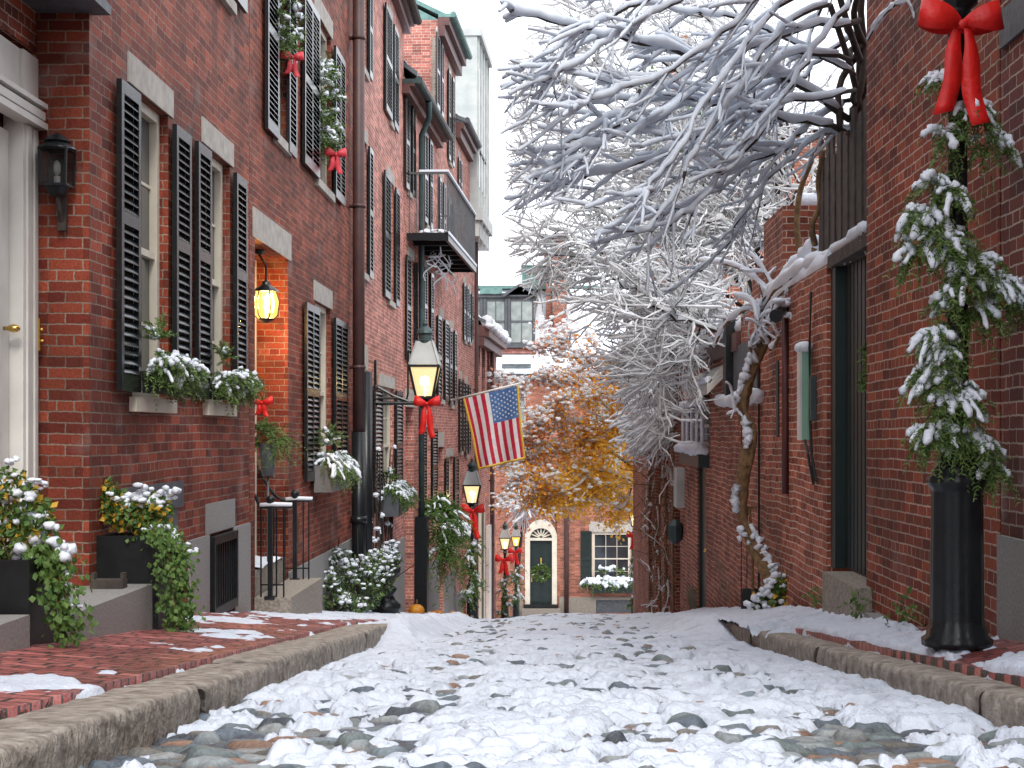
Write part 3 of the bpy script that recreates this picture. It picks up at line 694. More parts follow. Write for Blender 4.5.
def roof(fac, house, s0, s1, h, rise=1.6, depth=6.0, over=.25, m='roof_slate', snow=True):
    mb = MB(); q = fac.pt
    for d0, d1, a, b in ((over, -depth / 2, 0, rise), (-depth / 2, -depth - over, rise, 0)):
        mb.box8([q(s0 - .02, d0, h + a), q(s1 + .02, d0, h + a), q(s1 + .02, d1, h + b), q(s0 - .02, d1, h + b), q(s0 - .02, d0, h + a + .1), q(s1 + .02, d0, h + a + .1), q(s1 + .02, d1, h + b + .1), q(s0 - .02, d1, h + b + .1)])
    for a in (s0, s1): mb.add([q(a, 0, h + .004), q(a, -depth, h + .004), q(a, -depth / 2, h + rise)], [0, 1, 2])
    o = mb.build('roof', M[m], house)
    if snow:
        mb = MB()
        ss = np.linspace(s0, s1, max(6, int((s1 - s0) * 5))); dd = np.linspace(over + .02, -depth / 2, 12)
        A, D = np.meshgrid(ss, dd); fr = (over - D) / (over + depth / 2)
        Hh = h + rise * fr + .1 + .06 + .05 * fbm(A * 2, D * 2); Hh[0] -= .14 + .05 * fbm(A[0] * 4, A[0])
        Pp = fac.o[None, None] + fac.d * A[..., None] + fac.n * D[..., None]
        grid_mesh(mb, Pp[..., 0], Pp[..., 1], Hh); mb.build('roof_snow', M['snow'], o, smooth=True)
    return o

def gutter(fac, house, s0, s1, h, d=.28, m='copper_dark', cornice='maroon', ch=.3):
    mb = MB(); fac.box(mb, s0, s1, .003, d * .45, h - ch, h - ch * .55); fac.box(mb, s0, s1, .003, d * .75, h - ch * .55 + .002, h - .12); mb.build('cornice', M[cornice], house)
    mb = MB(); mb.tube([fac.pt(s0, d, h - .05), fac.pt((s0 + s1) / 2, d, h - .055), fac.pt(s1, d, h - .06)], .075, 8); fac.box(mb, s0, s1, .01, d, h - .115, h - .03); return mb.build('gutter', M[m], house, smooth=False)

def downspout(fac, house, x, d, htop, hbot, r=.05, m='pipe_brown', name='downspout'):
    s = fac.s_at(x, d); mb = MB(); mb.tube([fac.pt(s, d, htop), fac.pt(s, d, (htop + hbot) / 2), fac.pt(s, d, hbot)], r, 10)
    for k in np.arange(hbot + .8, htop, 2.1): mb.tube([fac.pt(s, d, k), fac.pt(s, d, k + .05)], r * 1.25, 10); fac.box(mb, s - .02, s + .02, 0, d, k, k + .04)
    return mb.build(name, M[m], house)

# ------------------------------------------------------------------ left side of the lane
# house with the white doorway, closest to the camera (set back a step)
LA = Fac((-3.18, 0), (0, 1), (1, 0))
h = thing('brick_house', 'brick house at the left edge with tall white doorway and gold knob', 'house', (-3.2, 5.5, -1.2))
wall(LA, 'wall', h, M['brick_dark'], 1.5, 8.98, -2.2, 7.2, [(7.35, 8.96, -1.0, 2.35, .12)], depth=6)
mb = MB()
LA.box(mb, 8.70, 8.955, -.10, .02, -.96, 2.30); LA.box(mb, 8.74, 8.80, .021, .035, -.80, 1.85); LA.box(mb, 8.86, 8.91, .021, .035, -.80, 1.85)
LA.box(mb, 7.36, 7.6, -.10, .02, -.96, 2.30)
LA.box(mb, 7.6, 8.70, -.10, .0, 2.02, 2.30)
for a, b, c, d in ((1.86, 1.90, .02, .06), (1.92, 1.97, .0, .045), (1.99, 2.02, 0, .06)): LA.box(mb, 7.36, 8.955, -.02, b and d + .02, a, b)
fr = mb.build('door_surround', M['offwhite'], h)
mb = MB(); LA.box(mb, 7.62, 8.68, -.095, -.06, -.95, 1.80)
for a, b in ((-.75, -.1), (.0, .7), (.85, 1.6)): LA.box(mb, 7.78, 8.08, -.06, -.045, a, b); LA.box(mb, 8.22, 8.52, -.06, -.045, a, b)
dr = mb.build('door', M['offwhite'], h)
mb = MB(); blobs(mb, [LA.pt(8.60, .0, .615)], [.033], 1, 0); mb.tube([LA.pt(8.60, -.06, .615), LA.pt(8.60, -.01, .615)], .012, 8); mb.build('knob', M['brass'], dr, smooth=True)
mb = MB(); LA.box(mb, 8.905, 8.93, .02, .045, .50, .70); blobs(mb, [LA.pt(8.917, .055, .63), LA.pt(8.917, .055, .56)], [.014, .014], 1, 0); mb.build('bell_plate', M['brass'], h)
mb = MB(); q = LA.pt; mb.quad(q(7.6, -.05, 2.02), q(8.7, -.05, 2.02), q(8.7, -.05, 1.9), q(7.6, -.05, 1.9)); mb.build('pane', M['glass'], fr)
mb = MB(); mb.box(-3.18, -2.74, 6.6, 9.05, 2.60, 2.66); mb.box(-3.18, -2.76, 6.62, 9.03, 2.66, 5.2); mb.build('bay', M['slate'], h)
roof(LA, h, 1.5, 8.98, 7.2, snow=True)
# its steps
mb = MB(); mb.box(-3.17, -2.45, 5.6, 6.83, -1.25, -.86); mb.box(-3.17, -2.5, 7.42, 9.12, -1.5, -.955)
mb.build('step', M['granite'], h)

# house with the four black shutters
h = thing('brick_house', 'red brick house with black louvred shutters and cedar window boxes, left foreground', 'house', (-2.9, 11.4, -1.5))
A_ops = [(9.93, 10.86, .24, 2.37), (12.01, 12.95, .24, 2.38), (9.93, 10.86, 3.84, 5.7), (12.01, 12.95, 3.84, 5.7)]
wall(L1, 'wall', h, M['brick'], 9.0, 13.78, -2.4, 7.3, A_ops + [(12.1, 13.05, -1.55, -.87, .10)])
for k, o in enumerate(A_ops):
    window(L1, h, *o, rev=.14, cols=2, rows=(2, 2), sill='cream' if k < 2 else 'stone')
    for a, b in ((o[0] - .46, o[0] - .01), (o[1] + .01, o[1] + .46)): shutter(L1, h, a, b, o[2] + .03, o[3] - .06, n=34, mid=.56)
mb = MB(); L1.box(mb, 12.03, 13.12, -.03, .012, -.855, -.60); mb.build('basement_lintel', M['granite'], h)
mb = MB(); L1.box(mb, 11.45, 12.09, -.02, .025, -2.3, -.858); mb.build('foundation', M['granite'], h)
mb = MB(); L1.box(mb, 13.06, 13.74, -.02, .025, -2.3, -.858); mb.build('foundation', M['granite'], h)
mb = MB(); L1.box(mb, 9.002, 9.14, -.02, .02, -2.2, -.95); mb.build('foundation', M['granite'], h)
mb = MB(); t = .05
L1.box(mb, 12.12, 12.12 + t, .0, .06, -1.56, -.88); L1.box(mb, 13.03 - t, 13.03, .0, .06, -1.56, -.88); L1.box(mb, 12.17, 12.98, .0, .06, -.95, -.88); L1.box(mb, 12.17, 12.98, .0, .06, -1.56, -1.48)
for k in range(9): s = 12.21 + k * .087; L1.box(mb, s, s + .02, .01, .04, -1.48, -.95)
mb.build('cellar_grille', M['iron'], h)
mb = MB(); L1.box(mb, 9.65, 11.22, -.02, .025, -.575, -.375); mb.build('slate_lintel', M['slate'], h)
mb = MB(); L1.box(mb, 9.85, 11.1, -.02, .012, -1.2, -.578); mb.build('cellar_window', M['slate'], h)
roof(L1, h, 9.0, 13.78, 7.3)

# house with the lantern entry
h = thing('brick_house', 'brick house with glowing recessed entrance and shuttered windows, left middle', 'house', (-2.9, 17.6, -2.0))
S = L1.s_at
e0, e1 = S(255), S(288)
wB = shutpair(L1, None, (307, 320, 336, 348), 302, 482, 307) if False else None
B1 = (L1.s_at(320, .06), L1.s_at(335, .06), -.62, 1.60)
U1 = (15.05, 15.72, 3.10, 5.10); U2 = (17.68, 18.92, 3.10, 5.14)
wall(L1, 'wall', h, M['brick'], 13.80, 21.48, -3.0, 8.2, [(e0, e1, -1.62, 1.88, .42), B1, U1, U2, (16.0, 16.9, 6.2, 7.6)])
mb = MB(); L1.box(mb, e0 - .12, e1 + .15, -.05, .012, 1.882, 2.17); mb.build('entry_lintel', M['stone'], h)
door(L1, h, e0 + .1, e1 - .1, -1.35, 1.86, .41, m='cream', frame='cream', transom=.5)
mb = MB(); L1.box(mb, e0 + .002, e1 - .002, -.415, -.02, -1.62, -1.36); mb.build('threshold', M['granite_warm'], h)
mb = MB(); mb.box(-2.855, -2.50, e0 - .05, e1 + .08, -2.2, -1.60); mb.build('stoop', M['granite_warm'], h)
for o, cc in ((B1, 2), (U1, 1), (U2, 2)):
    window(L1, h, *o, rev=.13, cols=2, rows=(2, 2), lh=.24)
shutpair(L1, h, (307, 320, 336, 348), 302, 482, 307, n=32, cols=2)
shutpair(L1, h, (268, 279, 289.5, 297), 0, 0, 300, h=(3.02, 5.06), n=36, cols=1)
shutpair(L1, h, (305, 320, 336, 345.5), 0, 0, 300, h=(3.08, 5.06), n=36, cols=2)
window(L1, h, 16.0, 16.9, 6.2, 7.6)
mb = MB(); L1.box(mb, e1 + .02, 21.47, -.02, .022, -3.0, -1.53); mb.build('foundation', M['granite'], h)
s = S(358, .12); mb = MB(); mb.tube([L1.pt(s, .13, 8.4), L1.pt(s, .13, 3), L1.pt(s, .13, -.02)], .085, 12)
for k in (.9, 3.2, 5.6): mb.tube([L1.pt(s, .13, k), L1.pt(s, .13, k + .05)], .1, 12); L1.box(mb, s - .03, s + .03, 0, .13, k, k + .04)
dsp = mb.build('downspout', M['pipe_brown'], h, smooth=True)
mb = MB(); mb.tube([L1.pt(s, .13, 0), L1.pt(s, .13, -2.6)], .1, 12); mb.tube([L1.pt(s, .13, -1.3), L1.pt(s, .13, -1.2)], .12, 12); mb.build('pipe_boot', M['iron'], dsp, smooth=True)
roof(L1, h, 13.8, 21.48, 8.2)

# house with the gas lamp bracket
h = thing('brick_house', 'brick house with twin shutters and a stone sill behind the bracket gas lamp', 'house', (-2.9, 25, -2.5))
specs = [  # shutter pixels, yt, yb, column, sill/lintel
    ((358, 361.6, 370, 373), -20, 78, 371), ((386.5, 392.6, 394.8, 399), 6, 112, 388),
    ((358, 362, 370, 373.5), 146, 277, 370), ((385.5, 391, 396.5, 400), 172, 297, 387),
    ((375.5, 383, 397, 403), 385, 512, 377)]
ops = []
for x, yt, yb, xr in specs:
    d = .06; ops.append((L1.s_at(x[1], d), L1.s_at(x[2] + .1, d), L1.h_at(xr, yb, d) + .02, L1.h_at(xr, yt, d) + .02))
cd = (L1.s_at(405.0), L1.s_at(413.2), -4.2, .48, .35)
cd = (28.62, 29.9, -3.55, .48, .35)
wall(L1, 'wall', h, M['brick_pink_haze'], 21.5, 28.35, -3.8, 8.15, ops)
for (x, yt, yb, xr), o in zip(specs, ops):
    window(L1, h, *o, rev=.14, cols=2, rows=(2, 2)); shutpair(L1, h, x, yt, yb, xr, n=30)
mb = MB(); L1.box(mb, 21.9, 22.5, -.02, .05, -1.6, .95); mb.build('alley_door', M['black'], h)
mb = MB(); L1.box(mb, 21.75, 22.7, -.02, .015, .955, 1.35); mb.build('door_lintel', M['stone'], h)
s = L1.s_at(366, .1); mb = MB(); mb.tube([L1.pt(s, .1, .9), L1.pt(s, .1, -3.2)], .1, 10); mb.build('pipe', M['iron'], h, smooth=True)
mb = MB(); L1.box(mb, 23.2, 28.3, -.02, .022, -3.8, -2.05); mb.build('foundation', M['granite'], h)
gutter(L1, h, 21.5, 28.4, 8.1, m='wood_grey')
roof(L1, h, 21.5, 28.35, 8.15, rise=2.2)

# house with the iron balcony
T = L2.s_at
h = thing('brick_house', 'brick house with an iron balcony and green downspout, left side mid distance', 'house', tuple(L2.pt(3, -.05, -3)))
s0, s1 = .36, 5.75
specs = [((406.5, 410, 413, 416), 96, 189, 408), ((425, 428.2, 430.3, 433), 132, 222, 426),
         ((407.3, 411.5, 416, 418), 255, 360, 408), ((424.8, 427.6, 431.5, 434), 268, 345, 426),
         ((424, 427, 433, 438), 428, 510, 425)]
ops = [(T(x[1], .06), T(x[2] + .1, .06), L2.h_at(xr, yb, .06) + .02, L2.h_at(xr, yt, .06) + .02) for x, yt, yb, xr in specs]
dd = (T(405.5), T(413.6), -3.75, .50, .45)
ops2 = ops + [dd]
wall(L2, 'wall', h, M['brick_pink_haze'], s0, s1, -4.4, 6.95, ops2)
for (x, yt, yb, xr), o in zip(specs, ops):
    window(L2, h, *o, rev=.14, cols=2, rows=(2, 2)); shutpair(L2, h, x, yt, yb, xr, n=26)
mb = MB(); L2.box(mb, dd[0] - .1, dd[1] + .15, -.03, .012, .502, .85); mb.build('door_lintel', M['stone'], h)
door(L2, h, dd[0] + .05, dd[1] - .05, -3.7, .45, .44, m='black', frame='black')
mb = MB(); L2.box(mb, dd[0] + .01, dd[1] + .3, -.3, .35, -4.4, -3.70); mb.build('step', M['granite'], h)
mb = MB(); L2.box(mb, 3.2, 5.7, -.02, .022, -4.5, -2.9); mb.build('foundation', M['granite'], h)
gutter(L2, h, .0, 5.5, 6.85, d=.33)
s = T(421, .12); mb = MB(); mb.tube([L2.pt(s - .35, .33, 6.72), L2.pt(s - .1, .30, 6.45), L2.pt(s, .13, 6.1), L2.pt(s, .13, 2), L2.pt(s, .13, -1.75)], .062, 10)
ds = mb.build('downspout', M['copper_dark'], h, smooth=True)
mb = MB(); L2.box(mb, s - .14, s + .2, .02, .26, -4.6, -1.74); mb.build('pipe_boot', M['iron'], ds)
roof(L2, h, s0, s1, 6.95, rise=2.4)
mb = MB(); L2.box(mb, 1.6, 3.1, -1.9, -.5, 7.3, 8.9); dm = mb.build('dormer', M['slate'], h)
mb = MB(); L2.box(mb, 1.55, 3.15, -1.95, -.45, 8.9, 9.02); mb.build('dormer_snow', M['snow'], dm)
# balcony
pj = .82; b0, b1, bh = .62, 6.35, 3.93
mb = MB(); L2.box(mb, b0, b1, .002, pj, bh - .05, bh)
for k in np.linspace(b0, b1, 8): L2.box(mb, k - .03, k + .03, .03, pj - .002, bh - .15, bh - .052)
L2.box(mb, b0, b1, pj - .05, pj + .01, bh - .16, bh + .01)
bal = mb.build('balcony', M['iron'], h)
mb = MB(); rt = bh + 1.16
for k in np.linspace(b0 + .02, b1 - .02, 30): L2.box(mb, k - .006, k + .006, pj - .03, pj - .012, bh, rt)
for k in np.linspace(.06, pj - .06, 6):
    L2.box(mb, b0 + .01, b0 + .026, k - .008, k + .008, bh, rt); L2.box(mb, b1 - .026, b1 - .01, k - .008, k + .008, bh, rt)
L2.box(mb, b0, b1, pj - .045, pj, rt, rt + .04); L2.box(mb, b0, b0 + .04, .0, pj - .045, rt, rt + .04); L2.box(mb, b1 - .04, b1, .0, pj - .045, rt, rt + .04)
mb.build('balcony_railing', M['charcoal'], bal)  # blue-grey reflection put into the lighter colour of the iron bars
mb = MB(); L2.box(mb, b0 - .01, b1, pj - .05, pj + .012, rt + .042, rt + .085); L2.box(mb, b0 - .012, b0 + .045, .25, pj - .05, rt + .042, rt + .085)
L2.box(mb, b0 - .012, b1, pj + .012, pj + .03, bh - .03, bh + .03)
blobs(mb, [L2.pt(b0 + .1 + .3 * rng.random(), .3 + .4 * rng.random(), bh + .03) for k in range(9)], .13, .5)
mb.build('railing_snow', M['snow'], bal)
mb = MB()
for k in range(11):
    a = b0 + 1.4 + .28 * k; t = np.linspace(0, 1, 9); mb.tube([L2.pt(a + .5 * np.sin(u * 5 + k), .35 + .15 * np.cos(u * 4 + k), bh - .1 - .75 * u + .35 * u * u * (k % 3)) for u in t], .014, 5)
mb.build('vine', M['snow_twig'], bal)

# tall house with the green cornice
h = thing('brick_house', 'tall brick house with green copper cornice and narrow dark shutters, left side', 'house', tuple(L2.pt(7.6, -.05, -3)))
s0, s1 = 5.77, 9.4
specs = [((437.3, 440.2, 442, 444), 33, 108, 438), ((449.2, 451, 453, 454.8), 70, 160, 450),
         ((438.5, 442, 445.5, 449), 316, 400, 440), ((450.3, 452.5, 455, 457), 328, 405, 451),
         ((446.3, 449, 455, 459), 458, 535, 448), ((440, 442, 444, 446), 178, 255, 441), ((449.5, 451, 453.2, 455), 200, 268, 450)]
ops = [(T(x[1], .06), T(x[2] + .1, .06), L2.h_at(xr, yb, .06) + .02, L2.h_at(xr, yt, .06) + .02) for x, yt, yb, xr in specs]
dd = (T(438.0), T(443.5), -4.6, -.35, .35)
wall(L2, 'wall', h, M['brick_pink_haze'], s0, s1, -5.4, 9.6, ops + [dd])
for (x, yt, yb, xr), o in zip(specs, ops):
    window(L2, h, *o, rev=.14, cols=1, rows=(1, 1)); shutpair(L2, h, x, yt, yb, xr, n=22)
mb = MB(); L2.box(mb, dd[0] - .05, dd[1] + .05, -.03, .012, -.348, .0); mb.build('door_lintel', M['stone'], h)
door(L2, h, dd[0] + .02, dd[1] - .02, -4.6, -.4, .34, m='black', frame='black')
mb = MB(); L2.box(mb, s0 + .02, dd[0] - .02, -.02, .022, -5.5, -3.3); mb.build('foundation', M['granite'], h); mb = MB(); L2.box(mb, dd[1] + .05, s1 - .02, -.02, .022, -5.5, -3.5); mb.build('foundation', M['granite'], h)
gutter(L2, h, s0 - .1, s1 + .1, 9.75, d=.36, m='copper', ch=.55)
roof(L2, h, s0, s1, 9.6, snow=False, m='copper')

# small house with the maroon cornice
h = thing('brick_house', 'narrow brick house with maroon cornice just beyond the green cornice house', 'house', tuple(L2.pt(11.5, -.05, -4)))
s0, s1 = 9.42, 15.4
specs = [((459.3, 460.2, 461.4, 462.3), 158, 205, 460), ((464.4, 466, 467.4, 468.8), 283, 340, 465), ((469.4, 470.8, 472.2, 473.6), 291, 342, 470),
         ((460.3, 462, 463.5, 465), 379, 452, 461), ((466, 467.6, 469, 471), 384, 455, 467)]
ops = [(T(x[1], .06), T(x[2] + .1, .06), L2.h_at(xr, yb, .06) + .02, L2.h_at(xr, yt, .06) + .02) for x, yt, yb, xr in specs]
dd = (T(462), T(466), -5.0, -1.5, .3)
wall(L2, 'wall', h, M['brick_pink_haze'], s0, s1, -6.2, 8.0, ops + [dd])
for (x, yt, yb, xr), o in zip(specs, ops):
    window(L2, h, *o, rev=.14, cols=1, rows=(1, 1)); shutpair(L2, h, x, yt, yb, xr, n=18)
door(L2, h, dd[0] + .02, dd[1] - .02, -5.0, -1.6, .29, m='green_door', frame='cream')
mb = MB(); L2.box(mb, s0 + .02, dd[0] - .02, -.02, .022, -6.4, -4.2); mb.build('foundation', M['granite'], h)
gutter(L2, h, s0, s0 + 3.4, 8.1, d=.3, m='slate', ch=.5)
downspout(L2, h, 476.5, .1, 5.5, -5.9, .06, 'pipe_brown')
roof(L2, h, s0, s1, 8.0, rise=1.2)

# white clapboard bay tower
h = thing('wooden_tower', 'tall white wooden bay with corbelled base rising above the brick row', 'building', tuple(L2.pt(15, -.05, 6)))
mb = MB(); a0, a1 = 13.0, 16.6
L2.box(mb, a0, a1, -5, .22, 6.35, 11.2); L2.box(mb, a0 + .0, a1, -.2, .36, 6.0, 6.35); L2.box(mb, a0 + .1, a1 - .1, -.1, .26, 5.55, 6.0); L2.box(mb, a0 - .05, a1 + .05, -5.05, .34, 11.2, 11.4)
for k in np.linspace(a0 + .1, a1 - .2, 5): L2.box(mb, k, k + .12, .221, .262, 6.36, 11.19)
bd = mb.build('tower_wall', M['greywhite'], h)
mb = MB()
for a, b in ((a0 + .35, a0 + .8), (a0 + 1.2, a0 + 1.65), (a0 + 2.05, a0 + 2.5)): L2.box(mb, a, b, .222, .235, 7.0, 10.4)
L2.box(mb, a0 - .012, a0 - .002, -.9, -.45, 6.6, 8.6); mb.build('window', M['glass'], bd)
mb = MB()
for k in np.linspace(a0 + .25, a1 - .3, 4): mb.add([L2.pt(k, .22, 5.99), L2.pt(k, .36, 5.99), L2.pt(k, .22, 5.3), L2.pt(k + .12, .22, 5.99), L2.pt(k + .12, .36, 5.99), L2.pt(k + .12, .22, 5.3)], [[0, 1, 2, 2], [3, 4, 5, 5], [0, 1, 4, 3], [1, 2, 5, 4]])
mb.build('corbel', M['greywhite'], bd)
mb = MB(); L2.box(mb, a0, a1, -5, .2, 11.4, 11.55); mb.build('roof', M['snow'], h)

# low house at the bottom of the lane, snow on the eave
h = thing('brick_house', 'lower brick house with snowy eave and three blue panes behind the flag', 'house', tuple(L2.pt(19, -.05, -5)))
s0, s1 = 15.42, 22.3
specs = [(477.0, 480, 332, 418), (481.8, 485.2, 339, 421), (487, 489.8, 346, 422)]
ops = [(T(a), T(b), L2.h_at(a, yb), L2.h_at(a, yt), .16) for a, b, yt, yb in specs]
wall(L2, 'wall', h, M['brick_pink_haze'], s0, s1, -7.2, 3.25, ops)
for o in ops: window(L2, h, *o[:4], cols=1, rows=(1, 1), frame='charcoal', glass='glass_blue', lh=.3, sillh=.16)
mb = MB(); L2.box(mb, s0, s1 + .1, .003, .2, 2.6, 2.85); L2.box(mb, s0, s1 + .15, .003, .34, 2.86, 3.2); mb.build('cornice', M['maroon'], h)
mb = MB(); ss = np.linspace(s0, s1 + .1, 60)
mb.tube([L2.pt(k, .28, 3.28 + .04 * math.sin(k * 5)) for k in ss], .15 + .05 * np.sin(ss * 7), 8); blobs(mb, [L2.pt(k, .36, 3.16) for k in ss[::2]], .13, .9); mb.build('eave_snow', M['snow'], h, smooth=True)
downspout(L2, h, 492.3, .12, 2.9, -6.6, .075, 'pipe_brown')
mb = MB(); L2.box(mb, T(486), T(488.5), .004, .1, -7, -3.0); mb.build('white_post', M['offwhite'], h)
door(L2, h, T(478), T(482), -6.2, -2.3, -.01, m='green_door', frame='cream')
roof(L2, h, s0, s1, 3.25, rise=1.5)

# ------------------------------------------------------------------ right side of the lane
h = thing('brick_house', 'dark brick house at the right edge with granite foot block and stained bricks', 'house', (2.33, 6, -1))
wall(RR, 'wall', h, M['brick_stain'], 1.5, 7.43, -2.0, 6.6, depth=6)
mb = MB(); RR.box(mb, 6.6, 7.40, -.02, .03, -2.0, -.525); mb.build('foundation_block', M['granite'], h)
mb = MB(); RR.box(mb, 5.9, 7.39, -.02, .02, 1.95, 2.14); mb.build('lintel', M['slate'], h)
roof(RR, h, 1.5, 7.43, 6.6)
h = thing('brick_house', 'plain red brick house wall behind the garlanded lamp post, right side', 'house', (2.33, 9, -1.2))
wall(RR, 'wall', h, M['brick_dark'], 7.45, 10.58, -2.2, 6.9, depth=6)
mb = MB(); RR.box(mb, 8.3, 10.2, .004, .10, -1.5, -1.27); mb.build('stone_ledge', M['granite'], h)
roof(RR, h, 7.45, 10.58, 6.9)

# garden wall with its gate
h = thing('garden_wall', 'worn brick garden wall with green gate opening, snow on its coping', 'wall', (2.35, 14, -1.8))
mb = MB()
def rwall(s0, s1, h0, h1, dep=.35): RR.box(mb, s0, s1, -dep, 0, h0, h1)
rwall(12.1, 14.38, -2.6, 1.40); rwall(14.40, 17.55, -2.8, 1.40); RR.box(mb, 14.40, 15.7, -.9, -.004, 1.402, 2.25)
RR.box(mb, 15.71, 16.6, -.5, -.006, 1.402, 1.85)
mb.build('wall', M['brick_worn'], h)
mb = MB(); RR.box(mb, 10.6, 12.08, -.5, -.0, 1.36, 1.46); mb.build('gate_lintel', M['wood_grey'], h)
mb = MB(); RR.box(mb, 10.6, 12.095, -.20, -.13, -1.12, 1.355)
for k in np.linspace(10.62, 12.0, 11): RR.box(mb, k, k + .1, -.13, -.115, -1.1, 1.35)
RR.box(mb, 11.9, 12.08, -.115, -.03, -1.118, 1.352)
g = mb.build('gate', M['green_door'], h)
mb = MB(); RR.box(mb, 10.72, 10.76, -.11, -.05, .02, .24); mb.build('handle', M['iron'], g)
mb = MB(); RR.box(mb, 10.40, 11.66, -.19, .12, -1.75, -1.12); mb.build('gate_step', M['granite_warm'], h)
mb = MB(); mb.tube([RR.pt(14.05, .03, 1.1), RR.pt(14.05, .03, 0), RR.pt(14.05, .03, -.6)], .035, 10); mb.build('drain_pipe', M['pipe_red'], h, smooth=True)
mb = MB(); RR.box(mb, 14.6, 14.75, -.01, .012, -.05, .72); mb.build('vent_slot', M['black'], h)
mb = MB(); mb.tube([RR.pt(15.9, .02, 1.3), RR.pt(15.9, .02, -1.9)], .012, 6); mb.build('cable', M['black'], h)
mb = MB()
ss = np.linspace(12.1, 17.5, 50); mb.tube([RR.pt(k, -.12, 1.44 + .02 * math.sin(k * 9)) for k in ss], .13, 8); ss = np.linspace(14.45, 15.7, 14); mb.tube([RR.pt(k, -.4, 2.27) for k in ss], .14, 8); mb.tube([RR.pt(14.5, -.15 - .1 * k, 2.29) for k in range(8)], .1, 8)
mb.build('coping_snow', M['snow'], h, smooth=True)

# weathered board fence above the gate
h = thing('board_fence', 'weathered grey board fence standing above the green gate', 'fence', (2.45, 12, 1.4))
mb = MB()
for k, s in enumerate(np.arange(10.62, 13.3, .135)):
    t = 2.62 + .12 * math.sin(k * 1.7) - .05 * (k % 3); RR.box(mb, s, s + .126, -.17 - .012 * (k % 2), -.145 - .012 * (k % 2), 1.47 if s < 12.1 else 1.45, t)
RR.box(mb, 10.62, 13.3, -.23, -.185, 1.7, 1.8); RR.box(mb, 10.62, 13.3, -.23, -.185, 2.3, 2.4)
mb.build('boards', M['wood_grey'], h)

# brick outhouse with door, grille window and hood
h = thing('brick_house', 'low brick house with snowy barred window and thin green doors, right side', 'house', (2.35, 20, -2.3))
ops = [(RR.s_at(747.5), RR.s_at(740.8), -2.35, .62, .1), (RR.s_at(706), RR.s_at(697.5), -2.9, -.30, .12), (RR.s_at(709), RR.s_at(689), -.20, .38, .12)]
wall(RR, 'wall', h, M['brick_worn'], 17.57, 24.9, -3.4, .98, ops, depth=3.5)
door(RR, h, ops[0][0] + .01, ops[0][1] - .01, -2.3, .6, .09, frame='green_door', panels=False, knob=False)
door(RR, h, ops[1][0] + .01, ops[1][1] - .01, -2.9, -.32, .11, frame='green_door', panels=False)
window(RR, h, *ops[2][:4], rev=.11, cols=3, frame='greywhite', sill=None, lintel=None)
a, b = ops[2][0], ops[2][1]
mb = MB(); RR.box(mb, a - .05, b + .05, .003, .16, -.52, -.26); tr = mb.build('window_trough', M['green_door'], h)
mb = MB()
for k in np.linspace(a, b, 5): mb.tube([RR.pt(k, .1, -.25), RR.pt(k, .1, .1), RR.pt(k, .1, .40)], .028, 6)
RR.box(mb, a - .05, b + .05, .02, .16, .40, .50); blobs(mb, [RR.pt(k, .1, -.26) for k in np.linspace(a, b, 16)], .13, .7); mb.build('grille_snow', M['snow'], tr, smooth=True)
mb = MB(); RR.box(mb, 17.57, 24.9, -3.5, .06, .99, 1.22); mb.build('cornice', M['maroon'], h)
mb = MB(); RR.box(mb, 18.05, 18.35, .002, .12, -.9 + 1.3, 1.45); mb.build('dark_post', M['black'], h)
mb = MB(); RR.box(mb, 15.95, 18.0, .002, .035, .45, 1.05); mb.build('board_panel', M['slate'], h)
mb = MB(); ss = np.linspace(15.6, 19.0, 36); mb.tube([RR.pt(k, .08, .40 + .02 * math.sin(8 * k)) for k in ss], .075 + .012 * np.sin(ss * 11), 8); mb.tube([RR.pt(k, -.1, 1.30) for k in np.linspace(17.6, 24.9, 40)], .12, 8); mb.build('ledge_snow', M['snow'], h, smooth=True)
# sloped hood with white fascia
mb = MB(); q = RR.pt
mb.box8([q(19.3, 0, .72), q(22.6, 0, .72), q(22.6, .22, .50), q(19.3, .22, .50), q(19.3, 0, .90), q(22.6, 0, .90), q(22.6, .22, .64), q(19.3, .22, .64)]); mb.build('hood', M['offwhite'], h)
mb = MB(); mb.tube([RR.pt(k, .2, .70) for k in np.linspace(19.3, 22.6, 20)], .05, 6); mb.build('hood_snow', M['snow'], h)
# taller rows further down
h = thing('brick_house', 'brick house with grey wall box, vine twigs hanging over it, far right row', 'house', (2.35, 30, -3))
wall(RR, 'wall', h, M['brick_worn'], 24.92, 34.6, -5.2, 1.55, [(RR.s_at(680), RR.s_at(673), -4.3, -1.4, .5)], depth=3.6)
mb = MB(); RR.box(mb, 24.9, 34.6, -3.65, .1, 1.56, 1.85); mb.build('cornice', M['maroon'], h)
mb = MB(); RR.box(mb, 24.9, 34.6, -3.6, .05, 1.852, 1.98); mb.build('roof', M['snow'], h)
mb = MB(); RR.box(mb, RR.s_at(685), RR.s_at(681.5), .004, .14, -1.30, -.62); mb.build('wall_box', M['greywhite'], h)
mb = MB()
for x, w_ in ((659, .25), (668, .2), (652, .3)):
    s = RR.s_at(x); RR.box(mb, s, s + w_, .002, .08, -5.2, 1.5)
mb.build('pier', M['brick_worn'], h)

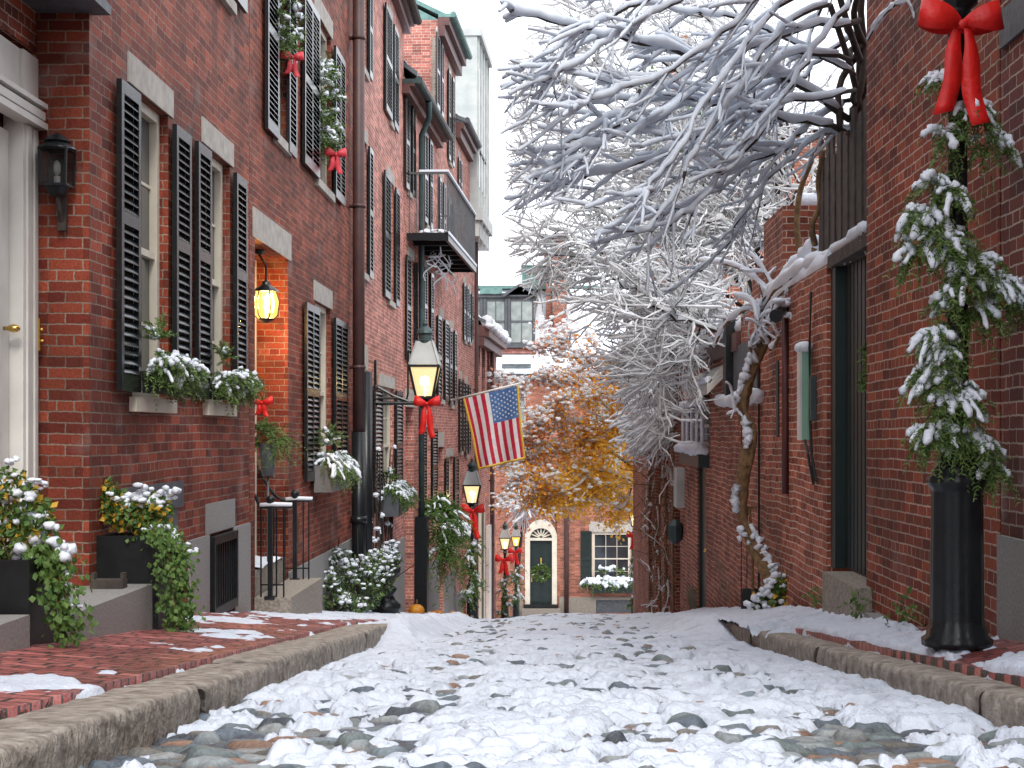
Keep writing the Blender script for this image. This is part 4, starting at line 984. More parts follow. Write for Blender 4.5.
# tall house rising behind the trees
h = thing('brick_house', 'tall brick house half hidden behind the snowy trees on the right', 'house', (5.5, 38, -3))
FB = Fac((0, 36.6), (1, 0), (0, -1))
sp = [(x, x + .95, z, z + 1.7) for x in (3.2, 4.9, 6.6) for z in (2.2, 5.0)]
wall(FB, 'wall', h, M['brick_worn'], 2.5, 8.6, -5.5, 7.6, sp, depth=7)
for o in sp: window(FB, h, *o, cols=2, rows=(2, 2), glass='glass')
roof(FB, h, 2.5, 8.6, 7.6, depth=7)
mb = MB(); FB.box(mb, 3.1, 3.7, -2.2, -1.4, 7.6, 10.4); mb.build('chimney', M['brick_worn'], h)

# ------------------------------------------------------------------ house across the foot of the lane
FZ = 62.0
FF = Fac((0, FZ), (1, 0), (0, -1))
def fx(x): return (x - VX) / F * FZ
def fh(y): return (HY - y) / F * FZ
h = thing('brick_house', 'brick house across the end of the lane with black door and mansard roof', 'house', (0, FZ, fh(612)))
dO = (fx(525), fx(557), fh(606), fh(512), .22); wO = (fx(592), fx(631), fh(586), fh(532)); bO = (fx(596), fx(632), fh(613), fh(600), .12)
uO = (fx(507), fx(530), fh(505), fh(455)); u2 = (fx(590), fx(622), fh(500), fh(440)); u3 = (fx(503), fx(526), fh(425), fh(390)); u4 = (fx(590), fx(622), fh(425), fh(375))
wall(FF, 'wall', h, M['brick_orange'], fx(420), fx(720), fh(660), fh(378), [dO, wO, bO, uO, u2, u3, u4], depth=8)
window(FF, h, *wO, cols=3, rows=(2, 2), frame='cream', lh=.45, lintel='stone', casing=.12)
for o in (uO, u2, u3, u4): window(FF, h, *o, cols=3, rows=(2, 2), frame='greywhite', glass='glass_pale', lh=.35)
shutter(FF, h, fx(580.5), fx(591.5), fh(587), fh(531), m='green_door')
shutter(FF, h, fx(632), fx(643), fh(587), fh(531), m='green_door')
mb = MB(); q = FF.pt
FF.box(mb, fx(525) + .002, fx(530), -.215, .06, fh(606), fh(534)); FF.box(mb, fx(552), fx(557) - .002, -.215, .06, fh(606), fh(534)); FF.box(mb, fx(530), fx(552), -.215, .05, fh(540.5), fh(538))
cx, r0, r1, hz = (dO[0] + dO[1]) / 2, (fx(552) - fx(530)) / 2, (dO[1] - dO[0]) / 2, fh(538)
aa = np.linspace(0, np.pi, 17)
for a, b in zip(aa[:-1], aa[1:]):
    p = [(cx + r0 * math.cos(a), hz + r0 * math.sin(a) * .9), (cx + r0 * math.cos(b), hz + r0 * math.sin(b) * .9), (cx + r1 * math.cos(b), hz + r1 * math.sin(b) * 1.15), (cx + r1 * math.cos(a), hz + r1 * math.sin(a) * 1.15)]
    mb.box8([q(u, -.21, v) for u, v in p] + [q(u, .05, v) for u, v in p])
for a in np.linspace(0, np.pi, 9)[1:-1]: mb.bar(q(cx, -.1, hz), q(cx + r0 * math.cos(a), -.1, hz + r0 * .9 * math.sin(a)), .05, .05)
ds = mb.build('door_surround', M['cream'], h)
mb = MB(); FF.box(mb, fx(530) + .003, fx(552) - .003, -.2, -.1, fh(604), fh(540.6)); o_ = .06
for a, b in ((fx(532.5), fx(539.5)), (fx(542.5), fx(549.5))):
    for c, d in ((602, 592), (589, 570), (567, 545)): FF.box(mb, a, b, -.1, -.07, fh(c), fh(d))
dr = mb.build('door', M['green_door'], h)
mb = MB(); FF.box(mb, fx(531.2), fx(532.2), -.1, -.03, fh(582), fh(574)); mb.build('handle', M['brass'], dr)
mb = MB(); mb.add([q(cx + r0 * math.cos(a), -.15, hz + .01 + r0 * .9 * math.sin(a)) for a in aa], np.arange(17)[None]); mb.build('fanlight', M['glass'], ds)
mb = MB(); FF.box(mb, fx(524), fx(558), -.2, .3, fh(607.5), fh(604)); mb.build('threshold', M['black'], h)
mb = MB(); FF.box(mb, fx(522), fx(560), .0, .6, fh(640), fh(607.6)); mb.build('step', M['granite_warm'], h)
mb = MB(); FF.box(mb, fx(515), fx(522.8), -.02, .05, fh(650), fh(597)); mb.build('foundation', M['granite_warm'], h)
mb = MB(); FF.box(mb, fx(559), fx(596), -.02, .05, fh(650), fh(597)); FF.box(mb, fx(596) + .001, fx(632) - .001, -.02, .052, fh(600), fh(597)); FF.box(mb, fx(632), fx(690), -.02, .05, fh(650), fh(597)); mb.build('foundation', M['granite_warm'], h)
g_ = MB(); FF.box(g_, bO[0], bO[1], -.1, -.02, bO[2], bO[3]); g_.build('cellar_window', M['slate'], h)
s = fx(566.5); mb = MB(); mb.tube([FF.pt(s, .1, fh(385)), FF.pt(s, .1, fh(500)), FF.pt(s, .1, fh(640))], .1, 10); mb.build('downspout', M['pipe_brown'], h, smooth=True)
# cornice with brick dentils, mansard, dormer, chimneys
mb = MB(); FF.box(mb, fx(420), fx(720), .003, .14, fh(380), fh(378.3)); FF.box(mb, fx(420), fx(720), .003, .3, fh(378.2), fh(374.5)); mb.build('cornice', M['slate'], h)
for k in np.arange(fx(470), fx(670), .36):
    mb = MB(); FF.box(mb, k, k + .18, .003, .1, fh(384.5), fh(380.2)); mb.build('dentil', M['brick_orange'], h)
mb = MB(); t = [(0.15, fh(374.4)), (-2.6, fh(283)), (-8, fh(281)), (-8.3, fh(374.4))]; x0, x1 = fx(418), fx(722); n = 4
v = [q(x0, d, z) for d, z in t] + [q(x1, d, z) for d, z in t]
mb.add(v, [[i, (i + 1) % n, n + (i + 1) % n, n + i] for i in range(n)]); mb.add(v[:4], [0, 1, 2, 3]); mb.add(v[4:], [0, 1, 2, 3]); rf = mb.build('roof', M['roof_slate'], h)
mb = MB(); A, Bt = np.meshgrid(np.linspace(x0, x1, 160), np.linspace(0, 1, 40)); cov = .38 + .55 * fbm(A * .55, Bt * 3, 4) - .55 * np.clip((Bt - .88) / .1, 0, 1) - .3 * np.clip((fx(522) - A) / .3, 0, 1) * (Bt > .3)
grid_mesh(mb, A, FZ - (.15 - 2.75 * Bt) - .04 - .07 * np.sqrt(np.clip(cov, 0, 1)), fh(374.4) + (fh(283) - fh(374.4)) * Bt + .03, keep=cov > 0); mb.build('roof_snow', M['snow'], rf, smooth=True)
mb = MB(); FF.box(mb, fx(497), fx(536), -1.2, -.28, fh(353), fh(347.6)); mb.build('dormer_sill', M['brick_pink_haze'], rf)
mb = MB()
for y_ in (372, 369, 366): FF.box(mb, fx(502), fx(531), -.6, .12 - (372 - y_) * .012, fh(y_), fh(y_ - 2.2))
mb.build('attic_louvre', M['roof_slate'], rf)
mb = MB(); FF.box(mb, x0, x1, -8.2, -2.5, fh(282.8), fh(279.5)); mb.build('ridge', M['copper'], rf)
mb = MB(); dx0, dx1 = fx(455), fx(535); FF.box(mb, dx0, dx1, -3.4, -.3, fh(345), fh(297))
FF.box(mb, dx0 - .1, dx1 + .1, -3.4, -.2, fh(297), fh(294.5)); FF.box(mb, dx0, dx1 + .15, -.3, -.1, fh(347.5), fh(344))
pd = [(fx(503), fh(296)), (fx(536.5), fh(296)), (fx(520), fh(284))]
mb.add([q(a, -.15, b) for a, b in pd] + [q(a, -2.6, b) for a, b in pd], np.array([[0, 1, 2, 2], [3, 4, 5, 5], [0, 1, 4, 3], [1, 2, 5, 4], [2, 0, 3, 5]]))
for a, b in ((pd[0], pd[2]), (pd[1], pd[2])): mb.bar(q(a[0], -.1, a[1]), q(b[0], -.1, b[1]), .12, .1)
for x in (481, 484.5, 506, 509, 534): FF.box(mb, fx(x) - .05, fx(x) + .05, -.3, -.24, fh(344), fh(298))
dm = mb.build('dormer', M['charcoal'], rf)
mb = MB()
for a, b in ((487, 504), (511, 532), (462, 479)): FF.box(mb, fx(a), fx(b), -.298, -.28, fh(342), fh(301)); 
p_ = mb.build('dormer_pane', M['glass_pale'], rf)
mb = MB()
for a, b in ((487, 504), (511, 532), (462, 479)): FF.box(mb, fx(a), fx(b), -.279, -.25, fh(322), fh(320)); FF.box(mb, fx((a + b) / 2) - .02, fx((a + b) / 2) + .02, -.279, -.26, fh(342), fh(301))
mb.build('dormer_muntin', M['charcoal'], rf)
mb = MB(); FF.box(mb, fx(480), fx(502), -.6, -.1, fh(293.5), fh(288)); mb.build('copper_hatch', M['copper'], rf)
mb = MB(); blobs(mb, [FF.pt(k, -.5, fh(292.5)) for k in np.linspace(dx0, fx(500), 14)], .28, .35); mb.build('dormer_snow', M['snow'], rf, smooth=True)
mb = MB(); FF.box(mb, fx(521), fx(548), -4, -2.0, fh(284), fh(261)); FF.box(mb, fx(520), fx(549), -4.05, -1.95, fh(261), fh(259.5)); mb.build('copper_box', M['copper'], rf)
for a, b, t_ in ((553.5, 567, 236), (546, 552.5, 254)):
    mb = MB(); FF.box(mb, fx(a), fx(b), -1.6 - (a < 550) * .6, -.5 - (a < 550) * .6, fh(335), fh(t_)); FF.box(mb, fx(a) - .06, fx(b) + .06, -1.66 - (a < 550) * .6, -.44 - (a < 550) * .6, fh(t_) + .001, fh(t_) + .16); mb.build('chimney', M['brick_orange'], rf)

# ------------------------------------------------------------------ lamps, bows, garlands
def lantern(parent, p, S=1.0, lit=True, frame='iron', glass='glow', pw=0.0, col=(1, .72, .35)):
    """four sided tapering street lantern; p = underside of the glass, S = total height"""
    p = np.asarray(p, float); wb, wt, hg = .108 * S, .19 * S, .40 * S
    def sq(w_, z): return [p + np.array([a * w_, b * w_, z]) for a, b in ((-1, -1), (1, -1), (1, 1), (-1, 1))]
    A, B = sq(wb, 0), sq(wt, hg); mb = MB(); t = .022 * S
    for i in range(4):
        mb.bar(A[i], B[i], t, t); mb.bar(A[i], A[(i + 1) % 4], t, t); mb.bar(B[i], B[(i + 1) % 4], t * 1.7, t * 1.5)
    mb.lathe([(.03 * S, -.14 * S), (.085 * S, -.10 * S), (.06 * S, -.05 * S), (.10 * S, -.015 * S), (.10 * S, .0)], p[0], p[1], 10, 0) if False else None
    f_ = MB(); f_.add([], np.zeros((0, 4), int)) if False else None
    mb.lathe([(.045 * S, p[2] - .16 * S), (.09 * S, p[2] - .12 * S), (.06 * S, p[2] - .06 * S), (.125 * S, p[2] - .02 * S), (.125 * S, p[2])], p[0], p[1], 10)
    fr = mb.build('lantern_frame', M[frame], parent)
    mb = MB(); a, b = sq(wb * .97, .002), sq(wt * .97, hg)
    for i in range(4): mb.quad(a[i], a[(i + 1) % 4], b[(i + 1) % 4], b[i])
    mb.build('glass', M[glass], fr)
    # frosted glass roof and vented chimney
    mb = MB(); a, b = sq(wt * 1.0, hg + .02 * S), sq(.10 * S, hg + .33 * S)
    for i in range(4): mb.quad(a[i], a[(i + 1) % 4], b[(i + 1) % 4], b[i]); mb.bar(a[i], b[i], t, t)
    rf = mb.build('lantern_roof', M['greywhite' if frame != 'iron_dark' else 'iron'], parent)
    z = p[2] + hg + .32 * S; mb = MB()
    mb.lathe([(.115 * S, z - .015 * S), (.12 * S, z + .02 * S), (.085 * S, z + .035 * S), (.085 * S, z + .10 * S), (.115 * S, z + .115 * S), (.10 * S, z + .15 * S), (.055 * S, z + .20 * S), (.03 * S, z + .215 * S), (.04 * S, z + .24 * S), (.012 * S, z + .30 * S)], p[0], p[1], 12)
    mb.build('finial', M['copper_dark'], rf, smooth=False)
    if lit:
        mb = MB(); c = p + np.array([0, 0, hg * .45]); mb.tube([c - [0, 0, hg * .42], c - [0, 0, .02]], .012 * S, 6); blobs(mb, [c + [0, 0, .04 * S], c + [.03 * S, 0, .03 * S], c + [-.03 * S, .01, .03 * S]], .032 * S, 1.6, .1); mb.build('mantle', M['flame'], fr)
        if pw:
            l = bpy.data.lights.new('lamp_light', 'POINT'); l.energy = pw; l.color = col; l.shadow_soft_size = .06
            o = bpy.data.objects.new('lamp_light', l); C.objects.link(o); o.parent = parent; o.location = tuple(c - BASE[parent.name])
    return fr

def bow(c, R, label, group=None, yaw=0.0, tail=1.0, m='red', name='ribbon_bow'):
    """two loops, a knot and two tails; c = knot, R = loop length; faces the camera turned by yaw"""
    c = np.asarray(c, float); ca, sa = math.cos(yaw), math.sin(yaw)
    def wld(p): p = np.asarray(p); return c + np.stack([p[..., 0] * ca - p[..., 1] * sa, p[..., 0] * sa + p[..., 1] * ca, p[..., 2]], -1)
    def wv(p): p = np.asarray(p); return np.stack([p[..., 0] * ca - p[..., 1] * sa, p[..., 0] * sa + p[..., 1] * ca, p[..., 2]], -1)
    root = thing(name, label, 'bow', c, group)
    for sg in (-1, 1):
        t = np.linspace(0, 2 * np.pi, 26); rr = (1 - np.cos(t)) / 2
        cen = np.stack([sg * R * rr, -.25 * R * np.sin(t) - .05 * R, R * .30 * rr + .04 * R * np.sin(2 * t)], -1)
        wd = R * (.08 + .27 * np.sin(np.pi * np.clip(rr, 0, 1) * .62))
        wvv = np.stack([sg * -.18 * wd * rr, 0 * wd, wd], -1)
        tan = np.gradient(cen, axis=0); nr = unit(np.cross(tan, wvv))
        mb = MB(); mb.strip(wld(cen), wv(wvv), wv(nr), .003); mb.build('loop', M[m], root, smooth=True)
        n = 12; u = np.linspace(0, 1, n)
        cen = np.stack([sg * R * (.08 + .34 * u + .05 * np.sin(u * 7)), -.12 * R - .05 * R * np.sin(u * 6 + sg), -u * R * 1.55 * tail * (1 if sg < 0 else 1.12)], -1)
        wd = R * (.08 + .15 * np.minimum(1, u * 2.5)); wvv = np.stack([wd, .15 * wd * np.sin(u * 5 + sg), 0.25 * wd * (u > .93)], -1)
        tan = np.gradient(cen, axis=0); nr = unit(np.cross(tan, wvv))
        mb = MB(); mb.strip(wld(cen), wv(wvv), wv(nr), .003); mb.build('tail', M[m], root, smooth=True)
    mb = MB(); blobs(mb, [wld(np.array([0, -.12 * R, 0]))], [.17 * R], .9, .05); mb.build('knot', M[m], root, smooth=True)
    return root

def street_lamp(x, z, base_h, pole, S, label, glass='glow', pw=0.0, r0=.135):
    X = (x - VX) / F * z; root = thing('street_lamp', label, 'street lamp', (X, z, base_h), 'gas street lamps')
    mb = MB(); k = r0 / .135; ph = .88 if pole > 2.5 else .72
    pr = [(.175, 0), (.178, .035), (.155, .05), (.150, .085), (.138, .10), (.135, .13), (.128, ph - .13), (.132, ph - .11), (.150, ph - .09), (.152, ph - .06), (.125, ph - .04), (.128, ph - .02), (.108, ph), (.082, ph + .10), (.072, ph + .16)]
    mb.lathe([(a * k, base_h + b) for a, b in pr], X, z, 96, 0, flute=12, fl=.03); mb.build('pedestal', M['iron'], root, smooth=True)
    mb = MB(); mb.lathe([(.062 * k, base_h + ph + .16), (.058 * k, base_h + ph + .5), (.048 * k, base_h + pole - .2), (.07 * k, base_h + pole - .18), (.05 * k, base_h + pole - .14), (.05 * k, base_h + pole - .1)], X, z, 24, 0, flute=8, fl=.08)
    mb.build('pole', M['iron'], root, smooth=True)
    lantern(root, (X, z, base_h + pole), S, True, 'iron', glass, pw)
    return root

def evergreen(green, snow, c, r, n, L=.22, droop=.6, needle=.035, nn=12, wid=.005, out=(0, 0, 0), snow_k=.6, srad=.03, flat=.6):
    """one clump of drooping evergreen with snow caught on its top"""
    c = np.asarray(c, float); r = np.asarray(r, float) * np.ones(3)
    d = unit(rng.normal(size=(n, 3)) * np.array([1, 1, flat]) + np.asarray(out, float)); st = c + d * r * rng.uniform(.1, .75, (n, 1))
    ax = sprays(green, st, d + np.array([0, 0, .12]), L, needle, nn, wid, droop)
    if snow is not None and snow_k > 0:
        up = np.where((d[:, 2] > -.4) & (rng.random(n) < snow_k))[0]
        for i in up:
            k = rng.integers(max(3, nn // 2), nn + 1); a = ax[i, :k:max(1, k // 6)]
            if len(a) < 3: continue
            rr = srad * rng.uniform(.45, 1.0) * (1 + .3 * rng.normal(size=len(a)).clip(-1, 1.5)); rr[-1] *= .55
            snow.tube(a + np.array([0, 0, .6 * srad]) + rng.normal(size=a.shape) * srad * .18, np.maximum(rr, .15 * srad), 6)

def plant(name, label, cat, clumps, greens, origin, snow=True, group=None, foliage='foliage'):
    """greens: list of (MB, material) already filled"""
    root = thing(name, label, cat, origin, group)
    return root

def conifer_thing(name, label, cat, clumps, origin, mg='needle', group=None, extra=None, **kw):
    root = thing(name, label, cat, origin, group); g, s = MB(), MB()
    for cl in clumps:
        c, r, n = cl[:3]; k = dict(kw); 
        if len(cl) > 3: k.update(cl[3])
        evergreen(g, s, c, r, n, **k)
    g.build('greenery', M[mg], root)
    if s.n: s.build('snow_cap', M['snow'], root, smooth=True)
    if extra: extra(root)
    return root

# --- big lamp in the right foreground
ZL = 7.1
street_lamp(957, ZL, -1.045, 3.28, 1.15, 'large black fluted gas lamp post wrapped in snowy garland, right foreground', r0=.130)
def PP(x, y, dz=0.0, z=ZL): return P(x, y, z + dz)
cl = []
for x, y, rx, rz, n, dz, o in [(948, 78, .07, .07, 26, -.10, (-.5, -.5, 0)), (968, 108, .09, .10, 46, -.10, (.3, -.6, -.3)), (985, 140, .10, .08, 34, -.05, (.8, -.3, -.2)), (945, 135, .05, .10, 20, -.1, (-.3, -.5, -.5)),
        (935, 180, .06, .06, 22, -.08, (-.5, -.4, 0)), (930, 215, .10, .07, 52, -.10, (-.7, -.5, -.1)), (948, 235, .10, .06, 40, -.12, (0, -.8, 0)), (918, 250, .05, .09, 24, -.08, (-.6, -.3, -.6)),
        (975, 262, .08, .06, 36, -.1, (.6, -.5, 0)), (995, 285, .12, .06, 54, -.06, (.9, -.2, -.2)), (975, 305, .10, .09, 40, -.06, (.4, -.5, -.7)), (1008, 298, .08, .05, 26, -.02, (.9, 0, -.2)),
        (950, 195, .07, .06, 34, -.13, (-.2, -.8, 0)), (958, 250, .07, .05, 34, -.13, (.1, -.8, 0)), (965, 275, .06, .06, 30, -.13, (.2, -.8, -.2)), (946, 352, .08, .06, 40, -.13, (-.3, -.7, 0)), (948, 300, .06, .07, 26, -.12, (-.3, -.7, 0)), (936, 335, .07, .07, 34, -.12, (-.5, -.6, 0)), (938, 375, .10, .08, 56, -.12, (-.4, -.6, -.2)), (956, 400, .12, .09, 66, -.13, (0, -.8, -.3)), (940, 430, .12, .08, 56, -.11, (-.5, -.5, -.6)), (975, 440, .11, .08, 56, -.1, (.4, -.5, -.6)), (990, 462, .05, .07, 24, -.07, (.5, -.3, -.8))]:
    cl.append((PP(x, y, dz), (rx, .06, rz), int(n * .9), dict(out=np.array(o) * .8)))
conifer_thing('evergreen_garland', 'snow laden cedar garland spiralling round the large lamp post', 'garland', cl, PP(957, 300, -.1), mg='needle', L=.115, droop=1.0, needle=.036, nn=13, wid=.0042, snow_k=.68, srad=.021)
bow(PP(960, 26, -.22), .20, 'big red bow tied near the top of the large lamp post', yaw=.12, tail=1.35)

# --- lamps further down the lane
def garland_down(x, z, y0, y1, label, w_=.2, n=9):
    cl = []; 
    for k in range(n):
        u = k / (n - 1); y = y0 + (y1 - y0) * u; a = u * 9.5
        cl.append((P(x, y, z) + np.array([math.cos(a) * w_ * .6, -.10 - .10 * abs(math.sin(a)), 0]), (w_ * .55, .08, .13), 14, dict()))
    conifer_thing('evergreen_garland', label, 'garland', cl, P(x, (y0 + y1) / 2, z), L=.24, needle=.075, nn=7, wid=.014, droop=.8, snow_k=.35, srad=.05)
gl = lambda x, z: float(walk_l(np.array((x - VX) / F * z), np.array(z)))
Z2_ = 37.0
b2 = gl(472, Z2_); street_lamp(472, Z2_, b2, (HY - 503) / F * Z2_ - b2, 1.13, 'lit gas lamp post with red bow directly below the flag', pw=14)
garland_down(472, Z2_, 545, 600, 'green garland winding round the lamp post below the flag', .22)
bow(P(473, 511, Z2_ - .25), .29, 'red bow on the lamp post below the flag', yaw=.0, tail=1.4)
Z3 = 50.0
b3 = gl(505, Z3) - .05; street_lamp(505, Z3, b3, (HY - 549) / F * Z3 - b3, .95, 'gas lamp with grey roof, left one of the pair by the far door', pw=8)
garland_down(505, Z3, 575, 612, 'garland on the left lamp of the pair by the far door', .2, 6)
bow(P(504, 560, Z3 - .25), .30, 'red bow on the left lamp of the pair by the far door')
Z4 = 53.0
b4 = gl(516, Z4) - .05; street_lamp(516, Z4, b4, (HY - 546) / F * Z4 - b4, .85, 'amber glowing gas lamp, right one of the pair by the far door', glass='glow_amber', pw=8)
garland_down(516.5, Z4, 568, 600, 'thin garland on the amber lamp beside the far door', .14, 6)
bow(P(515, 552, Z4 - .25), .26, 'red bow on the amber lamp beside the far door')
Z5 = 48.0
b5 = float(walk_r(np.array(85 / F * Z5), np.array(Z5))); street_lamp(635, Z5, b5, (HY - 526) / F * Z5 - b5, 1.05, 'lit gas lamp at the end of the right row near the cream window', pw=8)
garland_down(635.5, Z5, 550, 605, 'garland on the lamp at the end of the right row', .2, 8)
bow(P(635, 536, Z5 - .25), .28, 'red bow on the lamp at the end of the right row')

# --- bracket lamp on the left wall
ZB = 23.6; hB = (HY - 397) / F * ZB
r_ = thing('wall_lamp', 'lit gas lantern on an iron bracket with a red bow, left wall', 'wall lamp', (-2.86, ZB, hB - .1))
mb = MB(); xe = (425 - VX) / F * ZB
mb.tube([(-2.84, ZB, hB - .10), (xe, ZB, hB - .10)], .03, 8); mb.tube([(-2.84, ZB, hB + .18), (-2.55, ZB, hB + .02), (-2.3, ZB, hB - .07)], .022, 8); mb.tube([(-2.84, ZB, hB - .02), (-2.45, ZB, hB - .02)], .02, 8)
mb.tube([(-2.40, ZB, hB - .06), (-2.33, ZB, hB - .03), (-2.31, ZB, hB + .06), (-2.31, ZB, hB + .75)], .016, 8); mb.box(-2.855, -2.82, ZB - .05, ZB + .05, hB - .2, hB + .6)
mb.lathe([(.03, hB - .2), (.06, hB - .14), (.05, hB - .05)], xe, ZB, 10)
mb.build('bracket', M['iron'], r_)
lantern(r_, (xe, ZB, hB), 1.24, True, 'iron', 'glow', 14)
bow(P(427, 404, ZB - .22), .21, 'red bow hanging under the bracket gas lantern', yaw=0.0, tail=1.5)

# --- lantern in the entry, and the unlit wall lantern by the white doorway
def carriage_lantern(root, p, S, glass, lit, light=0):
    p = np.asarray(p, float); prof = [(.20, 0), (.30, .10), (.34, .45), (.26, .72), (.12, .80)]; mb = MB(); a = np.arange(6) / 6 * 2 * np.pi
    pts = lambda k, zz: p + np.array([math.cos(k) * 1, math.sin(k) * 1, 0]) * 0
    for k in a: mb.tube([p + np.array([math.cos(k) * r * S, math.sin(k) * r * S, zz * S]) for r, zz in prof], .014 * S + .002, 5)
    mb.lathe([(.36 * S, p[2] + .70 * S), (.30 * S, p[2] + .76 * S), (.12 * S, p[2] + .88 * S), (.10 * S, p[2] + .95 * S), (.03 * S, p[2] + 1.0 * S)], p[0], p[1], 12)
    mb.lathe([(.05 * S, p[2] - .10 * S), (.2 * S, p[2] - .04 * S), (.22 * S, p[2] + .01 * S)], p[0], p[1], 12)
    fr = mb.build('lantern_frame', M['iron'], root)
    g = MB(); g.lathe([(r * S * .97, p[2] + zz * S) for r, zz in prof], p[0], p[1], 6); g.build('glass', M[glass], fr)
    g = MB(); c = p + np.array([0, 0, .42 * S]); g.tube([c - [0, 0, .4 * S], c - [0, 0, .05 * S]], .03 * S, 6); blobs(g, [c], [.07 * S], 1.7, .05); g.build('bulb', M['flame' if lit else 'greywhite'], fr)
    if light:
        l = bpy.data.lights.new('lamp_light', 'POINT'); l.energy = light; l.color = (1, .50, .14); l.shadow_soft_size = .07
        o = bpy.data.objects.new('lamp_light', l); C.objects.link(o); o.parent = root; o.location = tuple(c - BASE[root.name])
pe = P(266, 319, 14.95) 
r_ = thing('hanging_lantern', 'glowing amber lantern hanging in the recessed brick entrance', 'lantern', pe)
carriage_lantern(r_, pe, .40, 'glow_amber', True, 190)
mb = MB(); mb.tube([pe + [0, 0, .40], pe + [-.0, 0, .55], (pe[0] - .09, pe[1], 1.86)], .012, 6); mb.lathe([(.07, 1.83), (.07, 1.875)], pe[0] - .09, pe[1], 10); mb.build('chain', M['iron'], r_)
pw_ = np.array([-3.00, 8.86, 0]); pw_[2] = (HY - 186) / F * 8.86
r_ = thing('wall_lantern', 'unlit dark square wall lantern on the brick beside the white doorway', 'lantern', pw_)
mb = MB(); hw = .083; hh = .27; zb = pw_[2]; xc = (57 - VX) / F * 8.86
for a in (-1, 1):
    for b in (-1, 1): mb.bar((xc + a * hw * .92, 8.86 + b * hw * .92, zb), (xc + a * hw, 8.86 + b * hw, zb + hh * .82), .012, .012)
for zz, k in ((0, .92), (hh * .82, 1)):
    for a in (-1, 1): mb.bar((xc - hw * k, 8.86 + a * hw * k, zb + zz), (xc + hw * k, 8.86 + a * hw * k, zb + zz), .014, .014); mb.bar((xc + a * hw * k, 8.86 - hw * k, zb + zz), (xc + a * hw * k, 8.86 + hw * k, zb + zz), .014, .014)
mb.lathe([(.115, zb + hh * .82), (.11, zb + hh * .86), (.07, zb + hh * .98), (.085, zb + hh * 1.0), (.05, zb + hh * 1.12), (.012, zb + hh * 1.2)], xc, 8.86, 16)
mb.lathe([(.02, zb - .07), (.05, zb - .05), (.08, zb)], xc, 8.86, 12)
fr = mb.build('lantern_frame', M['iron'], r_)
mb = MB(); mb.box(xc - hw * .93, xc + hw * .93, 8.86 - hw * .93, 8.86 + hw * .93, zb + .01, zb + hh * .81); mb.build('glass', M['dull_glass'], fr)
mb = MB(); mb.tube([(xc, 8.86, zb), (xc, 8.86, zb + .06)], .02, 8); blobs(mb, [(xc, 8.86, zb + .11)], [.03], 1.5, .02); mb.build('bulb', M['greywhite'], fr)
mb = MB(); mb.tube([(xc, 8.86, zb - .05), (xc, 8.9, zb - .14), (xc, 8.955, zb - .2)], .016, 8); mb.box(xc - .025, xc + .025, 8.945, 8.979, zb - .26, zb + .2); mb.build('bracket', M['wood_grey'], r_)

# ------------------------------------------------------------------ planters, ivy, window boxes
def planter(x0, x1, y0, y1, z0, z1, label):
    r_ = thing('planter', label, 'planter', ((x0 + x1) / 2, (y0 + y1) / 2, z0)); mb = MB(); t = .03
    mb.box(x0, x1, y0, y0 + t, z0, z1); mb.box(x0, x1, y1 - t, y1, z0, z1); mb.box(x0, x0 + t, y0 + t, y1 - t, z0, z1); mb.box(x1 - t, x1, y0 + t, y1 - t, z0, z1); mb.build('box', M['black'], r_)
    mb = MB(); mb.box(x0 + t, x1 - t, y0 + t, y1 - t, z0 + .05, z1 - .04); mb.build('soil', M['asphalt'], r_)
def ivy(name, label, origin, pts, casc, snowp, cat='plant', size=.038, snowr=.06, yl=.18):
    """pts: (centre, radii, n) leafy clumps; casc: list of (polyline, spread, n)"""
    r_ = thing(name, label, cat, origin); g, y, s, st = MB(), MB(), MB(), MB()
    for c, r, n in pts:
        n = int(n * 1.7); q_ = c + unit(rng.normal(size=(n, 3))) * np.asarray(r) * rng.uniform(.35, 1, (n, 1)) ** .5
        k = rng.random(n) < yl; leaves(g, q_[~k], size, .75, .6); leaves(y, q_[k], size * 1.1, .7, .4)
        for j in range(10):
            a = c + rng.normal(size=3) * np.asarray(r) * .2 - np.array([0, 0, r[2] * .9]); b = c + rng.normal(size=3) * np.asarray(r) * .5; st.tube([a, (a + b) / 2 + rng.normal(size=3) * .01, b], .004, 4)
    for line, sp_, n in casc:
        n = int(n * 1.6); line = np.asarray(line, float); t = rng.random(n) * (len(line) - 1); i = np.minimum(t.astype(int), len(line) - 2); f = (t - i)[:, None]
        q_ = line[i] * (1 - f) + line[i + 1] * f + rng.normal(size=(n, 3)) * np.asarray(sp_)
        leaves(g, q_, size, .85, .5, dirs=np.tile([.3, -.3, -.8], (n, 1))); st.tube(line, .006, 4)
    g.build('leaves', M['ivy'], r_); st.build('stems', M['bark'], r_)
    if y.n: y.build('yellow_leaves', M['leafyl'], r_)
    for c, rr in snowp: blobs(s, c + rng.normal(size=(5, 3)) * rr * np.array([.55, .5, .28]), rr * rng.uniform(.35, .68, 5), .7, .2)
    if s.n: s.build('snow_cap', M['snow'], r_, smooth=True)
planter(-2.93, -2.50, 6.96, 7.36, -1.09, -.615, 'black planter box nearest the camera beside the granite step')
planter(-2.86, -2.47, 9.14, 9.50, -1.30, -.655, 'black planter box standing against the corner of the brick house')
zc = 7.15
